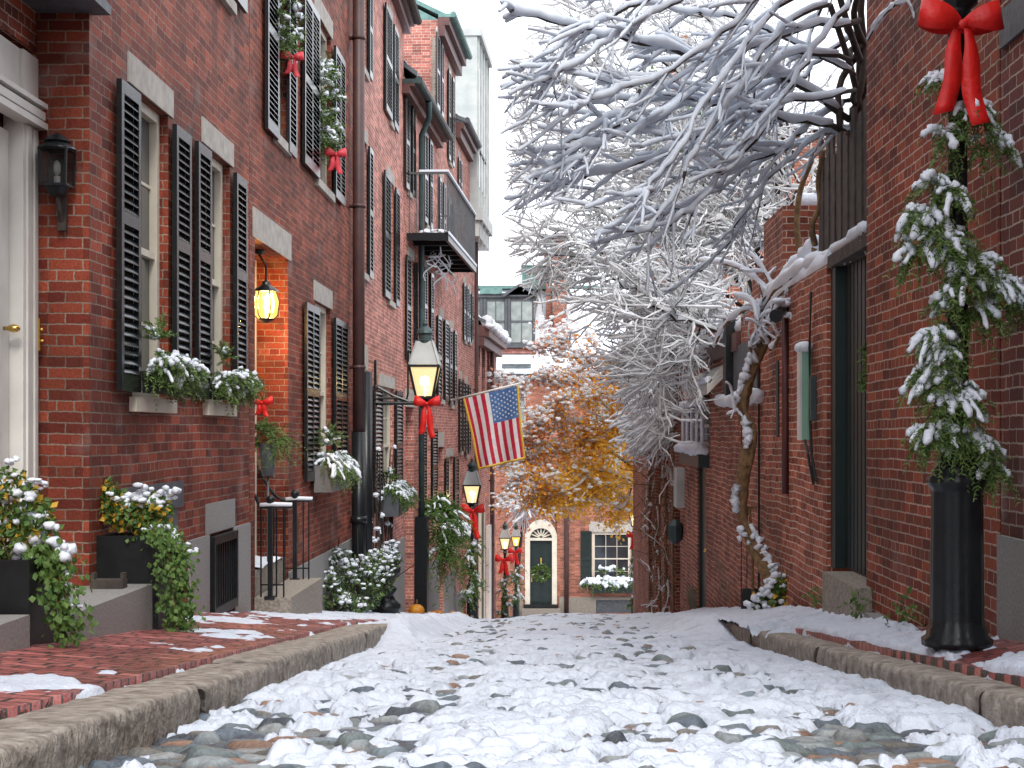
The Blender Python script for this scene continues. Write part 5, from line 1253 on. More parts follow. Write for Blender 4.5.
ivy('ivy', 'snowy green and yellow shrub with ivy in the nearest planter', (-2.7, zc, -.6),
    [(P(10, 500, zc), (.14, .14, .16), 300), (P(30, 520, zc), (.12, .12, .14), 260), (P(8, 540, zc), (.16, .14, .09), 240), (P(-40, 510, zc), (.2, .14, .2), 260), (P(46, 540, zc), (.06, .08, .1), 90)],
    [([P(40, 545, zc), P(58, 560, zc - .05), P(66, 600, zc - .08), P(72, 636, zc - .08)], (.05, .05, .03), 260), ([P(48, 550, zc), P(56, 590, zc - .1), P(62, 632, zc - .12)], (.035, .05, .03), 160)],
    [(P(x, y, zc - .06 + .05 * rng.random()), r) for x, y, r in [(5, 480, .05), (18, 490, .045), (14, 462, .035), (-3, 492, .05), (30, 498, .055), (36, 482, .03), (44, 484, .025), (30, 510, .05), (26, 520, .04), (40, 515, .04), (48, 528, .055), (10, 500, .05), (0, 520, .04), (52, 545, .075), (62, 550, .06), (44, 545, .05), (25, 552, .06), (60, 585, .045), (64, 600, .035), (68, 572, .035), (56, 592, .035), (75, 605, .03)]], yl=.13)
zc = 9.3
ivy('ivy', 'yellowing shrub and long trailing ivy in the planter at the house corner', (-2.6, zc, -.65),
    [(P(112, 505, zc), (.10, .12, .13), 200), (P(128, 515, zc), (.14, .14, .11), 300), (P(155, 508, zc), (.12, .12, .1), 220), (P(108, 490, zc), (.05, .06, .08), 60), (P(150, 525, zc), (.12, .12, .07), 180)],
    [([P(150, 528, zc), P(166, 540, zc - .2), P(172, 580, zc - .22), P(176, 632, zc - .24)], (.05, .07, .03), 420), ([P(160, 530, zc), P(180, 548, zc - .1), P(184, 590, zc - .15), P(182, 626, zc - .18)], (.035, .06, .03), 300)],
    [(P(x, y, zc - .08 + .08 * rng.random()), r) for x, y, r in [(118, 500, .04), (128, 495, .05), (140, 490, .055), (136, 498, .05), (150, 496, .05), (160, 494, .05), (172, 490, .045), (145, 503, .06), (158, 502, .05), (168, 498, .045), (110, 494, .03), (128, 506, .04), (152, 530, .05), (166, 528, .055), (172, 536, .045), (184, 545, .04), (190, 552, .03), (185, 560, .025), (178, 545, .035)]], yl=.16)
mb = MB(); mb.box(-2.80, -2.60, 8.82, 8.92, -.955, -.90); mb.box(-2.80, -2.78, 8.84, 8.90, -.90, -.86); mb.box(-2.62, -2.60, 8.84, 8.90, -.90, -.86)
tag(mb.build('boot_scraper', M['wood_grey'], origin=(-2.7, 8.87, -.955)), 'small dark iron boot scraper on the granite step by the corner planter', 'boot scraper')

def window_box(label, x0, x1, yt, yb, s0, s1, dz, plabel, m='black', d1=.17, clumps=(), fac=L1, **kw):
    r_ = thing('window_box', label, 'window box', fac.pt((s0 + s1) / 2, .1, yb)); mb = MB()
    a, b = s0, s1; q = fac.pt
    mb.box8([q(a + .02, .05, yb), q(b - .02, .05, yb), q(b - .02, d1 - .03, yb), q(a + .02, d1 - .03, yb), q(a, .05, yt), q(b, .05, yt), q(b, d1, yt), q(a, d1, yt)]); mb.build('box', M[m], r_)
    L = s1 - s0
    cl = [(fac.pt(s0 + L * u, .17, yt + .06), (.12, .12, .10), 34, dict(out=(.5, -.3, .0))) for u in np.linspace(.08, .92, max(3, int(L / .16)))]
    cl += [(fac.pt(s0 + L * u, d1 - .03, yt), (.06, .12, .05), 22, dict(out=(.9, -.2, -.5), droop=1.1)) for u in np.linspace(.05, .95, max(3, int(L / .2)))]
    cl += [(fac.pt(s0 + L * .2, .12, yt + .22), (.06, .1, .15), 24, dict(out=(0, 0, .8), droop=.2, snow_k=.15))]
    cl += list(clumps)
    k = dict(L=.105, needle=.036, nn=11, wid=.005, droop=.85, snow_k=.5, srad=.026); k.update(kw)
    conifer_thing('cedar_boughs', plabel, 'plant', cl, fac.pt((s0 + s1) / 2, .1, yt), **k)
window_box('black window box under the nearest shuttered window', 0, 0, .42, .27, 9.98, 10.84, 0, 'snowy cedar boughs spilling from the nearest window box')
window_box('black window box under the second shuttered window', 0, 0, .40, .27, 12.06, 12.92, 0, 'snowy cedar boughs spilling from the second window box')
window_box('grey window box below the louvred window past the entrance', 0, 0, -.40, -.72, 17.25, 18.75, 0, 'green and snowy boughs in the grey window box past the entrance', m='box_grey', d1=.30, clumps=[(L1.pt(17.6, .2, -.12), (.08, .15, .2), 40, dict(out=(.1, -.2, .8), droop=.3, snow_k=.1))], L=.17, srad=.026)
window_box('small dark window box beneath the bracket lamp window', 0, 0, -1.02, -1.42, 24.3, 26.0, 0, 'snow dusted greenery in the small box beneath the bracket lamp', m='charcoal', d1=.34, L=.17, needle=.06, nn=8, wid=.009, srad=.03)
window_box('small far window box with a snowy rim on the left row', 0, 0, L2.h_at(450, 529, .2), L2.h_at(450, 545, .2), T(447, .2), T(454.5, .2), 0, 'sparse snowy sprigs in the far window box on the left row', d1=.4, fac=L2, L=.2, needle=.07, nn=6, wid=.012, srad=.09)
# long arching fronds by the green downspout
zc = 30.6
cl = [(P(x, y, zc), (.16, .2, .12), n, dict(out=o)) for x, y, n, o in [(436, 505, 40, (.5, -.3, .6)), (442, 515, 36, (.8, -.3, .1)), (440, 530, 34, (.3, -.3, -.8)), (444, 548, 24, (.2, -.2, -.9)), (433, 512, 24, (-.3, -.3, .3))]]
conifer_thing('hanging_plant', 'arching green fronds with snow spilling beside the green downspout', 'plant', cl, P(438, 510, zc), mg='ivy', L=.62, needle=.16, nn=9, wid=.014, droop=.8, snow_k=.22, srad=.04)

# planter and wreath in the glowing entry
pz = 15.0; c_ = P(268, 455, pz)
r_ = thing('flower_pot', 'dark tall pot in the glowing recessed entrance', 'pot', P(268, 470, pz)); mb = MB(); mb.lathe([(.06, c_[2] - .22), (.10, c_[2] + .12), (.085, c_[2] + .12), (.07, c_[2] - .0)], c_[0], pz, 14); mb.tube([(c_[0], pz, c_[2] - .2), (c_[0], pz, -1.36)], .012, 8); mb.build('pot', M['charcoal'], r_, smooth=True)
conifer_thing('pot_plant', 'green and brown cedar sprigs growing in the entrance pot', 'plant', [(P(266, 432, pz), (.10, .1, .10), 60, dict(out=(0, -.3, .5))), (P(278, 440, pz), (.08, .1, .12), 50, dict(out=(.5, -.3, -.2))), (P(259, 440, pz), (.06, .1, .12), 30, dict(out=(-.2, -.3, -.4)))], P(268, 440, pz), L=.22, snow_k=0)
bow(P(262, 403, 14.6), .11, 'small red bow just inside the recessed entrance', tail=.7, m='red')

# window wreaths with bows on the upper floor
def wreath(name, label, c, R, r, n, label2=None, ax='x', bowc=None, br=.16, **kw):
    cl = []
    for k in range(n):
        a = k / n * 2 * math.pi; off = np.array([0, math.cos(a), math.sin(a)]) if ax == 'x' else np.array([math.cos(a), 0, math.sin(a)])
        cl.append((c + off * R, (r, r, r), kw.get('m_', 26), dict(out=off * .4)))
    kk = dict(L=.16, needle=.05, nn=9, wid=.006, droop=.35, snow_k=.3, srad=.035); kk.update({k: v for k, v in kw.items() if k != 'm_'})
    conifer_thing(name, label, 'wreath', cl, c, **kk)
    if label2: bow(bowc, br, label2, tail=.9, m='red_pink', yaw=.5)
wreath('wreath', 'evergreen wreath in the narrow upper window past the corner', L1.pt(15.42, .0, 4.55), .42, .10, 12, 'pale red bow on the wreath in the narrow upper window', bowc=L1.pt(15.5, .10, 4.0), br=.13)
wreath('wreath', 'snow topped evergreen wreath filling the wide upper window', L1.pt(18.25, .02, 4.1), .46, .14, 14, 'red and white bow at the foot of the wide upper window wreath', bowc=L1.pt(18.2, .16, 3.48), br=.15, srad=.04)
wreath('wreath', 'small green wreath with red dot hanging on the green garden gate', RR.pt(10.72, -.07, .48), .13, .03, 12, L=.07, snow_k=0, needle=.03, m_=14)
wreath('wreath', 'round green wreath on the far black door', FF.pt(fx(541), -.04, fh(572)), .24, .07, 12, ax='y', mg='leafyl' if False else 'needle', L=.16, needle=.08, wid=.012, snow_k=.1)
mb = MB(); mb.tube([FF.pt(fx(541), -.05, fh(563)), FF.pt(fx(541), -.05, fh(558))], .03, 6)
tag(mb.build('wreath_hook', M['gold'], origin=FF.pt(fx(541), -.05, fh(560))), 'tiny gold hook above the wreath on the far black door', 'hook')
# far cream window box
r_ = thing('window_box', 'dark window box heaped with snow below the far cream window', 'window box', FF.pt(fx(612), .2, fh(592)))
mb = MB(); FF.box(mb, fx(592), fx(632), .06, .4, fh(592), fh(584)); mb.build('box', M['green_door'], r_)
cl = [(FF.pt(fx(x), .3, fh(581)), (.25, .15, .14), 16, dict(out=(0, -.4, -.1))) for x in np.linspace(588, 634, 11)] + [(FF.pt(fx(x), .2, fh(572)), (.12, .12, .25), 9, dict(out=(0, 0, .8), snow_k=.2)) for x in (601, 612, 624)]
conifer_thing('cedar_boughs', 'boughs buried in snow in the far cream window box', 'plant', cl, FF.pt(fx(612), .3, fh(580)), L=.35, needle=.1, nn=6, wid=.02, droop=.6, snow_k=.95, srad=.11)

# ------------------------------------------------------------------ iron railings at the entry
def rail(Y, x_post, x_end, xs, hs, hp, hb, label, picks):
    r_ = thing('hand_railing', label, 'railing', (x_post, Y, hb))
    mb = MB(); mb.box(x_post - .022, x_post + .022, Y - .022, Y + .022, hb, hp); mb.box(x_post - .05, x_post + .05, Y - .05, Y + .05, hb, hb + .03); po = mb.build('post', M['iron'], r_)
    mb = MB(); blobs(mb, [(x_post, Y, hp + .075)], [.045], 1, .01); mb.tube([(x_post, Y, hp), (x_post, Y, hp + .05)], .014, 8); mb.build('ball', M['iron'], po, smooth=True)
    t = np.linspace(0, 1, 12); cx = xs + (x_post - .06 - xs) * t; cz = hs + (hp - hs) * (1 - (1 - t) ** 2.2)
    mb = MB(); mb.tube(np.vstack([np.stack([cx, Y + 0 * t, cz], -1), [[x_post, Y, hp + .004], [x_end, Y, hp + .006]]]), .017, 8); mb.build('handrail', M['iron'], r_, smooth=True)
    mb = MB()
    for p_ in picks: mb.tube([(p_, Y, hb), (p_, Y, float(np.interp(p_, cx, cz)) if p_ < x_post else hp)], .009, 6)
    mb.bar((min(picks), Y, hb + .14), (x_post if max(picks) < x_post else max(picks), Y, hb + .14), .014, .014); mb.build('balusters', M['iron'], r_)
    mb = MB(); mb.tube([(x_post - .1, Y, hp + .02), (x_post + .02, Y, hp + .03), (x_end, Y, hp + .024)], .022, 8); mb.build('snow_strip', M['snow'], r_, smooth=True)
rail(14.05, -2.71, -2.50, -2.86, -.60, -.73, -1.62, 'near curved iron handrail of the entry steps', [-2.80, -2.65, -2.58])
rail(15.75, -2.77, -2.58, -3.18, -.36, -.75, -1.62, 'far curved iron handrail of the entry steps', [-3.0, -2.88, -2.68, -2.62])
mb = MB(); X, Z = np.meshgrid(np.linspace(-3.2, -2.86, 16), np.linspace(14.3, 15.6, 30)); mb2 = MB(); grid_mesh(mb, X, Z, -1.36 + .05 * np.clip(.5 + fbm(X * 4, Z * 4), 0, 1)); tag(mb.build('step_snow', M['snow'], smooth=True), 'patch of snow on the threshold of the recessed entrance', 'snow', kind='stuff')

# ------------------------------------------------------------------ shrub, urn and small things along the left wall
def shrub(label, spots, origin, snowspots, m='leafdk', size=.055):
    r_ = thing('shrub', label, 'shrub', origin); g, g2_, s, st = MB(), MB(), MB(), MB()
    for c, r, n in spots:
        d = unit(rng.normal(size=(n, 3))); q_ = c + d * np.asarray(r) * rng.uniform(.3, 1, (n, 1)) ** .6; k = rng.random(n) < .55
        leaves(g, q_[k], size, .5, .6); leaves(g2_, q_[~k], size, .5, .6)
        up = (d[:, 2] > -.1) & (rng.random(n) < snowspots) & (d[:, 1] < .5); blobs(s, q_[up] + [0, 0, .015], size * .55 * rng.uniform(.6, 1.3, up.sum()), .6, .3)
        for j in range(12): e = c + rng.normal(size=3) * np.asarray(r) * .6; a = np.array([c[0], c[1], origin[2]]) + rng.normal(size=3) * [.06, .06, 0]; st.tube([a, (a + e) / 2 + rng.normal(size=3) * .03, e], .007, 4)
    g.build('leaves', M[m], r_); g2_.build('inner_leaves', M['needle'], r_); st.build('stems', M['bark_dark'], r_)
    if s.n: s.build('snow_cap', M['snow'], r_, smooth=True)
zs_ = 18.8
shrub('bushy evergreen shrub half white with snow beside the iron railings', [(P(338, 575, zs_), (.26, .3, .36), 620), (P(362, 585, zs_ + .6), (.3, .3, .4), 760), (P(376, 575, zs_ + 1.2), (.3, .3, .36), 520), (P(345, 605, zs_ - .3), (.36, .3, .16), 420), (P(330, 590, zs_ - .5), (.16, .2, .3), 300)], (-2.5, 19.2, -2.25), .2, size=.06)
zu = 20.5
shrub('small snowy green plant growing in the black urn', [(P(386, 560, zu), (.22, .2, .18), 300), (P(392, 555, zu), (.12, .15, .22), 140)], P(386, 570, zu), .45, size=.07)
cu = P(386, 606, zu); r_ = thing('urn', 'black cast iron urn on a pedestal by the snowy shrub', 'urn', cu)
mb = MB(); k = .125; mb.lathe([(.20, cu[2] - .1), (.21, cu[2] + .02), (.14, cu[2] + .08), (.10, cu[2] + .16), (.16, cu[2] + .24), (.09, cu[2] + .3), (.13, cu[2] + .36), (.20, cu[2] + .46), (.21, cu[2] + .56), (.17, cu[2] + .56), (.15, cu[2] + .48)], cu[0], zu, 18); mb.build('bowl', M['iron'], r_, smooth=True)
def pumpkin(p, r, label):
    r_ = thing('pumpkin', label, 'pumpkin', p); mb = MB(); a = np.linspace(-1, 1, 9)
    mb.lathe([(max(.02, r * math.cos(u * 1.45)), p[2] + r * .8 + r * .8 * math.sin(u * 1.45)) for u in a], p[0], p[1], 24, 0, flute=8, fl=.13); mb.build('body', M['pumpkin'], r_, smooth=True)
    mb = MB(); mb.tube([(p[0], p[1], p[2] + r * 1.55), (p[0] + .01, p[1], p[2] + r * 2.1)], .02, 6); mb.build('stem', M['bark'], r_)
pumpkin(np.array([*L2.pt(dd_ := T(408.5), .16, 0)[:2], -3.70]), .17, 'orange pumpkin on the stone step of the dark doorway')
mb = MB(); n = 140; pp = np.stack([rng.uniform(-2.4, -1.75, n), rng.uniform(27.5, 31, n), np.zeros(n)], -1); pp[:, 2] = walk_l(pp[:, 0], pp[:, 1]) + .05; leaves(mb, pp, .11, .7, 2.0); tag(mb.build('fallen_leaves', M['leafor']), 'orange fallen leaves on the sidewalk by the black pipe boot', 'leaves', kind='stuff')
# thin climbing stems by the second house
r_ = thing('climbing_vine', 'bare thin vine stems on the wall under the bracket lamp', 'vine', L1.pt(23.5, .05, -2.4)); mb, s = MB(), MB()
for k in range(26):
    a = 22.4 + 3.4 * rng.random(); t = np.linspace(0, 1, 9); pl = [L1.pt(a + .6 * math.sin(3 * u + k) * u, .06 + .03 * math.sin(7 * u + k), -2.5 + 2.2 * u * (.5 + .5 * (k % 4) / 3)) for u in t]; mb.tube(pl, .011, 4); blobs(s, [pl[j] + np.array([.01, 0, .03]) for j in (4, 6, 8) if rng.random() < .35], .05, .8)
mb.build('stems', M['bark_dark'], r_); s.build('snow_cap', M['snow'], r_)

# ------------------------------------------------------------------ flag
zf = 35.6; r_ = thing('flag', 'American flag hanging from a slanted white pole on the left row', 'flag', P(458, 397, zf))
a, b = P(452, 400, zf), P(523, 382.5, zf - .3)
mb = MB(); mb.tube([a, b], .022, 8); blobs(mb, [b], [.05], 1, .02); wl = L2.pt(T(452, .0) , .0, 0); mb.tube([(wl[0] + .0, wl[1], a[2] - .12), a], .03, 8); mb.build('pole', M['offwhite'], r_, smooth=True)
tl, tr, brr, bl = P(464, 398.5, zf - .06), P(517.5, 385.5, zf - .28), P(523.5, 458, zf - .30), P(480, 468.5, zf - .06)
nu, nv = 53, 40; mb = MB()
def fpt(u, v): 
    p = tl * (1 - u) * (1 - v) + tr * u * (1 - v) + brr * u * v + bl * (1 - u) * v
    return p + np.array([.02 * math.sin(v * 5 + u * 3) * v, .07 * math.sin(u * 11 + v * 2.2) * (.3 + .7 * v), .0])
V = np.array([[fpt(i / (nu - 1), j / (nv - 1)) for i in range(nu)] for j in range(nv)])
for side in (0, 1):
    idx = np.arange(nu * nv).reshape(nv, nu) + mb.n; mb.v.append(V.reshape(-1, 3) + np.array([0, .004 * side, 0])); mb.n += nu * nv
    for i in range(nu - 1):
        for mm in (0, 1, 2):
            st = int(13 * (i + .5) / (nu - 1)); sel = []
            for j in range(nv - 1):
                can = (st >= 6) and j < 16
                k = 2 if can and False else (2 if (i + .5) / (nu - 1) > 6 / 13 and j < 17 else (0 if st % 2 == 0 else 1))
                if k == mm: sel.append([idx[j, i], idx[j, i + 1], idx[j + 1, i + 1], idx[j + 1, i]])
            if sel: mb.f.append((np.array(sel), mm))
cloth = mb.build('cloth', [M['red_cloth'], M['white_cloth'], M['blue_cloth']], r_, smooth=True)
mb = MB()
for rr in range(9):
    for cc in range(6 if rr % 2 == 0 else 5):
        v = .02 + .40 * ((cc + (.5 if rr % 2 == 0 else 1.0)) / 6); u = 6 / 13 + (7 / 13) * (rr + .75) / 9.5; p = fpt(u, v) + np.array([0, -.012, 0]); R_ = .030
        ring = [p + np.array([math.sin(k * math.pi / 5) * (R_ if k % 2 == 0 else R_ * .42), 0, math.cos(k * math.pi / 5) * (R_ if k % 2 == 0 else R_ * .42)]) for k in range(10)]
        mb.add(np.array(ring), np.arange(10)[None])
mb.build('star_field', M['white_cloth'], r_)
mb = MB()
for ed in ([fpt(0, j / 20) for j in range(21)], [fpt(i / 20, 1) for i in range(21)], [fpt(1, j / 20) for j in range(21)]): mb.tube(ed, .028, 5)
mb.build('fringe', M['gold'], r_)

# ------------------------------------------------------------------ right side small things
r_ = thing('utility_box', 'green enamel utility box with snow cap on the garden wall', 'utility box', RR.pt(13.1, .05, -.1))
y0b, y1b = (HY - 440) / F * 13.1, (HY - 352) / F * 13.1
mb = MB(); RR.box(mb, 12.8, 12.95, .003, .085, y0b, y1b); b_ = mb.build('cabinet', M['meter_green'], r_)
mb = MB(); RR.box(mb, 12.805, 12.945, .086, .105, y0b, y1b); mb.build('cover', M['offwhite'], b_)
mb = MB()
for o_ in (.0, .03, .05): mb.tube([RR.pt(12.7 - o_, .03, y1b + .5), RR.pt(12.72 - o_, .03 + o_ * .3, y1b), RR.pt(12.68 - o_, .04, .1), RR.pt(12.6 - o_, .04, -.2), RR.pt(12.5 - o_ * 2, .03, -.42)], .008, 6)
mb.tube([RR.pt(12.8, .06, y0b), RR.pt(12.65, .06, y0b - .12), RR.pt(12.5, .04, -.45)], .012, 6); mb.build('cables', M['black'], r_)
mb = MB(); RR.box(mb, 12.55, 12.63, .003, .05, .1, .48); mb.build('small_box', M['copper_dark'], r_)
mb = MB(); RR.box(mb, 12.80, 12.88, .0, .03, 0, 1.3); 
mb = MB(); blobs(mb, [RR.pt(s_, .05, y1b + .03) for s_ in np.linspace(12.8, 12.95, 3)], .075, .75, .08); mb.build('snow_cap', M['snow'], r_, smooth=True)
r_ = thing('wall_light', 'dark round wall light with snow on top behind the vine', 'wall light', P(780, 312, 13.9)); c_ = P(780, 312, 13.9)
mb = MB(); mb.tube([c_ + [.06, .1, .02], c_, c_ + [-.06, -.12, -.05]], [.03, .055, .065], 14); mb.tube([c_ + [.06, .1, .02], c_ + [.12, .15, .05]], .03, 8); mb.build('shade', M['iron'], r_, smooth=False)
mb = MB(); blobs(mb, [c_ + [-.02, -.05, .10], c_ + [.03, .03, .08]], .06, .6); mb.build('snow_cap', M['snow'], r_, smooth=True)
# snow shovel, marigold pot, weeds
cs = P(753, 603, 15.3); r_ = thing('shovel', 'black shovel leaning by the dark green door', 'shovel', cs)
mb = MB(); mb.tube([cs + [.0, 0, .08], cs + [-.0, .05, .55], cs + [-.02, .12, 1.0]], .016, 8); mb.bar(cs + [-.09, .12, 1.0], cs + [.06, .12, 1.0], .03, .03); mb.build('handle', M['bark'], r_)
mb = MB(); p_ = cs; mb.box8([p_ + v for v in np.array([(-.13, -.02, -.10), (.13, -.02, -.10), (.13, 0, -.10), (-.13, 0, -.10), (-.11, .02, .15), (.11, .02, .15), (.11, .04, .15), (-.11, .04, .15)])]); mb.build('blade', M['black'], r_)
zc = 14.3
ivy('shrub', 'snowy leafy plant with yellow leaves at the foot of the vine', P(780, 606, zc),
    [(P(778, 592, zc), (.16, .12, .13), 150), (P(795, 590, zc - .1), (.1, .1, .13), 110), (P(768, 600, zc), (.15, .12, .09), 90)], [],
    [(P(x, y, zc - .1), r) for x, y, r in [(765, 590, .07), (758, 598, .08), (770, 582, .06), (778, 576, .05), (786, 585, .05), (790, 600, .05), (775, 602, .06), (803, 596, .05), (762, 604, .07), (750, 606, .06)]], cat='shrub', size=.075, yl=.2)
mb = MB(); leaves(mb, P(795, 604, zc - .15) + rng.normal(size=(60, 3)) * [.05, .04, .035], .07, .8, .8); tag(mb.build('marigold', M['leafyl'], origin=P(795, 606, zc)), 'cluster of orange yellow leaves low beside the snowy plant', 'flower')
for (x, y, z, n, lab) in ((818, 598, 11.9, 40, 'small green weed tuft at the left end of the granite gate step'), (858, 606, 10.2, 36, 'small green weed at the near corner of the granite gate step'), (905, 612, 9.0, 40, 'grassy weeds along the stone ledge of the right wall')):
    mb = MB(); leaves(mb, P(x, y, z) + rng.normal(size=(n, 3)) * [.05, .12 if n == 40 else .05, .05], .06, .45, .3); tag(mb.build('weed', M['ivy'], origin=P(x, y + 6, z)), lab, 'weed')
for (x0, x1, y0, y1, z, lab) in ((722, 730, 545, 610, 19.6, 'tall dry grey grass tuft against the right wall'), (730, 741, 575, 610, 18.6, 'wide dry grass clump left of the shovel'), (690, 697, 585, 612, 23.0, 'short dry grass tuft below the thin dark door')):
    mb = MB(); n = 90; p0 = P((x0 + x1) / 2, y1, z); wv_ = (x1 - x0) / F * z; hv = (y1 - y0) / F * z
    for k in range(n):
        a = p0 + [rng.uniform(-.5, .5) * wv_ * .7, rng.uniform(-.2, .2), 0]; hh = hv * rng.uniform(.55, 1.05); mb.tube([a, a + [rng.normal() * .03, 0, hh * .6], a + [rng.normal() * .07, 0, hh]], [.008, .007, .003], 3, cap=False)
    tag(mb.build('dry_grass', M['straw'], origin=p0), lab, 'grass tuft')
mb = MB(); c_ = P(675.5, 531, 25.2); mb.lathe([(.04, c_[2] - .22), (.12, c_[2] - .15), (.14, c_[2] + .1), (.05, c_[2] + .2)], c_[0] + .0, c_[1], 8)
tag(mb.build('wall_light', M['copper_dark'], origin=c_), 'small green lantern in the brick recess of the right row', 'wall light')

# ------------------------------------------------------------------ branch helpers
def smooth_line(pts, n=14):
    pts = np.asarray(pts, float); t = np.arange(len(pts)); u = np.linspace(0, len(pts) - 1, n)
    out = np.zeros((n, 3)); i = np.clip(u.astype(int), 0, len(pts) - 2); f = (u - i)[:, None]
    p0 = pts[np.maximum(i - 1, 0)]; p1 = pts[i]; p2 = pts[i + 1]; p3 = pts[np.minimum(i + 2, len(pts) - 1)]
    return .5 * ((2 * p1) + (-p0 + p2) * f + (2 * p0 - 5 * p1 + 4 * p2 - p3) * f ** 2 + (-p0 + 3 * p1 - 3 * p2 + p3) * f ** 3)
def limb(wood, snow, pts, r0, r1, sn=.02, sides=5, ssides=6, s_from=0.0, gaps=.0):
    """a branch with a ridge of snow lying along it"""
    pts = np.asarray(pts, float); n = len(pts); r = np.linspace(r0, r1, n)
    wood.tube(pts, r, sides)
    if snow is None: return
    k0 = int(n * s_from); q_ = pts[k0:]; m = len(q_)
    if m < 3: return
    t = unit(np.gradient(q_, axis=0)); hz = np.clip(1 - np.abs(t[:, 2]) ** 2.2, .25, 1)
    rs = (r[k0:] * .72 + sn * hz) * (1 + .22 * np.clip(rng.normal(size=m), -1.3, 1.6))
    rs[0] *= .6; rs[-1] *= .8
    up = np.array([0, 0, 1.])[None] * (r[k0:] * .45 + sn * .62 * hz)[:, None]
    q2 = q_ + up
    ext = q2[-1] + t[-1] * rs[-1] * .8
    snow.tube(np.vstack([q2, ext]), np.append(rs, rs[-1] * .45), ssides)
def wander(p, d, L, n, wob, grav, aim=None, ak=.0):
    d = np.asarray(d, float); d = d / np.linalg.norm(d); out = [np.asarray(p, float)]; st = L / (n - 1)
    for k in range(n - 1):
        d = d + rng.normal(size=3) * wob + np.array([0, 0, grav])
        if aim is not None: d = d + np.asarray(aim) * ak
        d /= np.linalg.norm(d); out.append(out[-1] + d * st)
    return np.array(out)
XMIN = None      # twigs end here: the crowns stop short of the houses opposite
def twigs(wood, snow, pts, r0, spec, lvl=0):
    """spec: list per level of dict(n, len, ang, wob, grav, aim, ak, sn, pts)"""
    if lvl >= len(spec): return
    s = spec[lvl]; n = len(pts)
    for k in range(s['n']):
        u = rng.uniform(s.get('u0', .2), .98); i = min(int(u * (n - 1)), n - 2); p = pts[i] + (pts[i + 1] - pts[i]) * (u * (n - 1) - i)
        t = pts[i + 1] - pts[i]; t = t / (np.linalg.norm(t) + 1e-9)
        side = rng.normal(size=3); side -= t * np.dot(side, t); side /= np.linalg.norm(side)
        a = math.radians(rng.uniform(*s['ang'])); d = t * math.cos(a) + side * math.sin(a)
        if 'aim' in s: d = d + np.asarray(s['aim']) * s.get('ak0', .4)
        L = s['len'] * rng.uniform(.5, 1.3) * (1.15 - .5 * u); r = max(.0035, r0 * s.get('rk', .5))
        pl = wander(p, d, L, s.get('pts', 6), s['wob'], s['grav'], s.get('aim'), s.get('ak', .05))
        if XMIN is not None:
            bad = np.where(pl[:, 0] < XMIN)[0]
            if len(bad): pl = pl[:bad[0]]
            if len(pl) < 3: continue
        limb(wood, snow, pl, r, r * .6, s['sn'], 4, s.get('ss', 5)); twigs(wood, snow, pl, r, spec, lvl + 1)

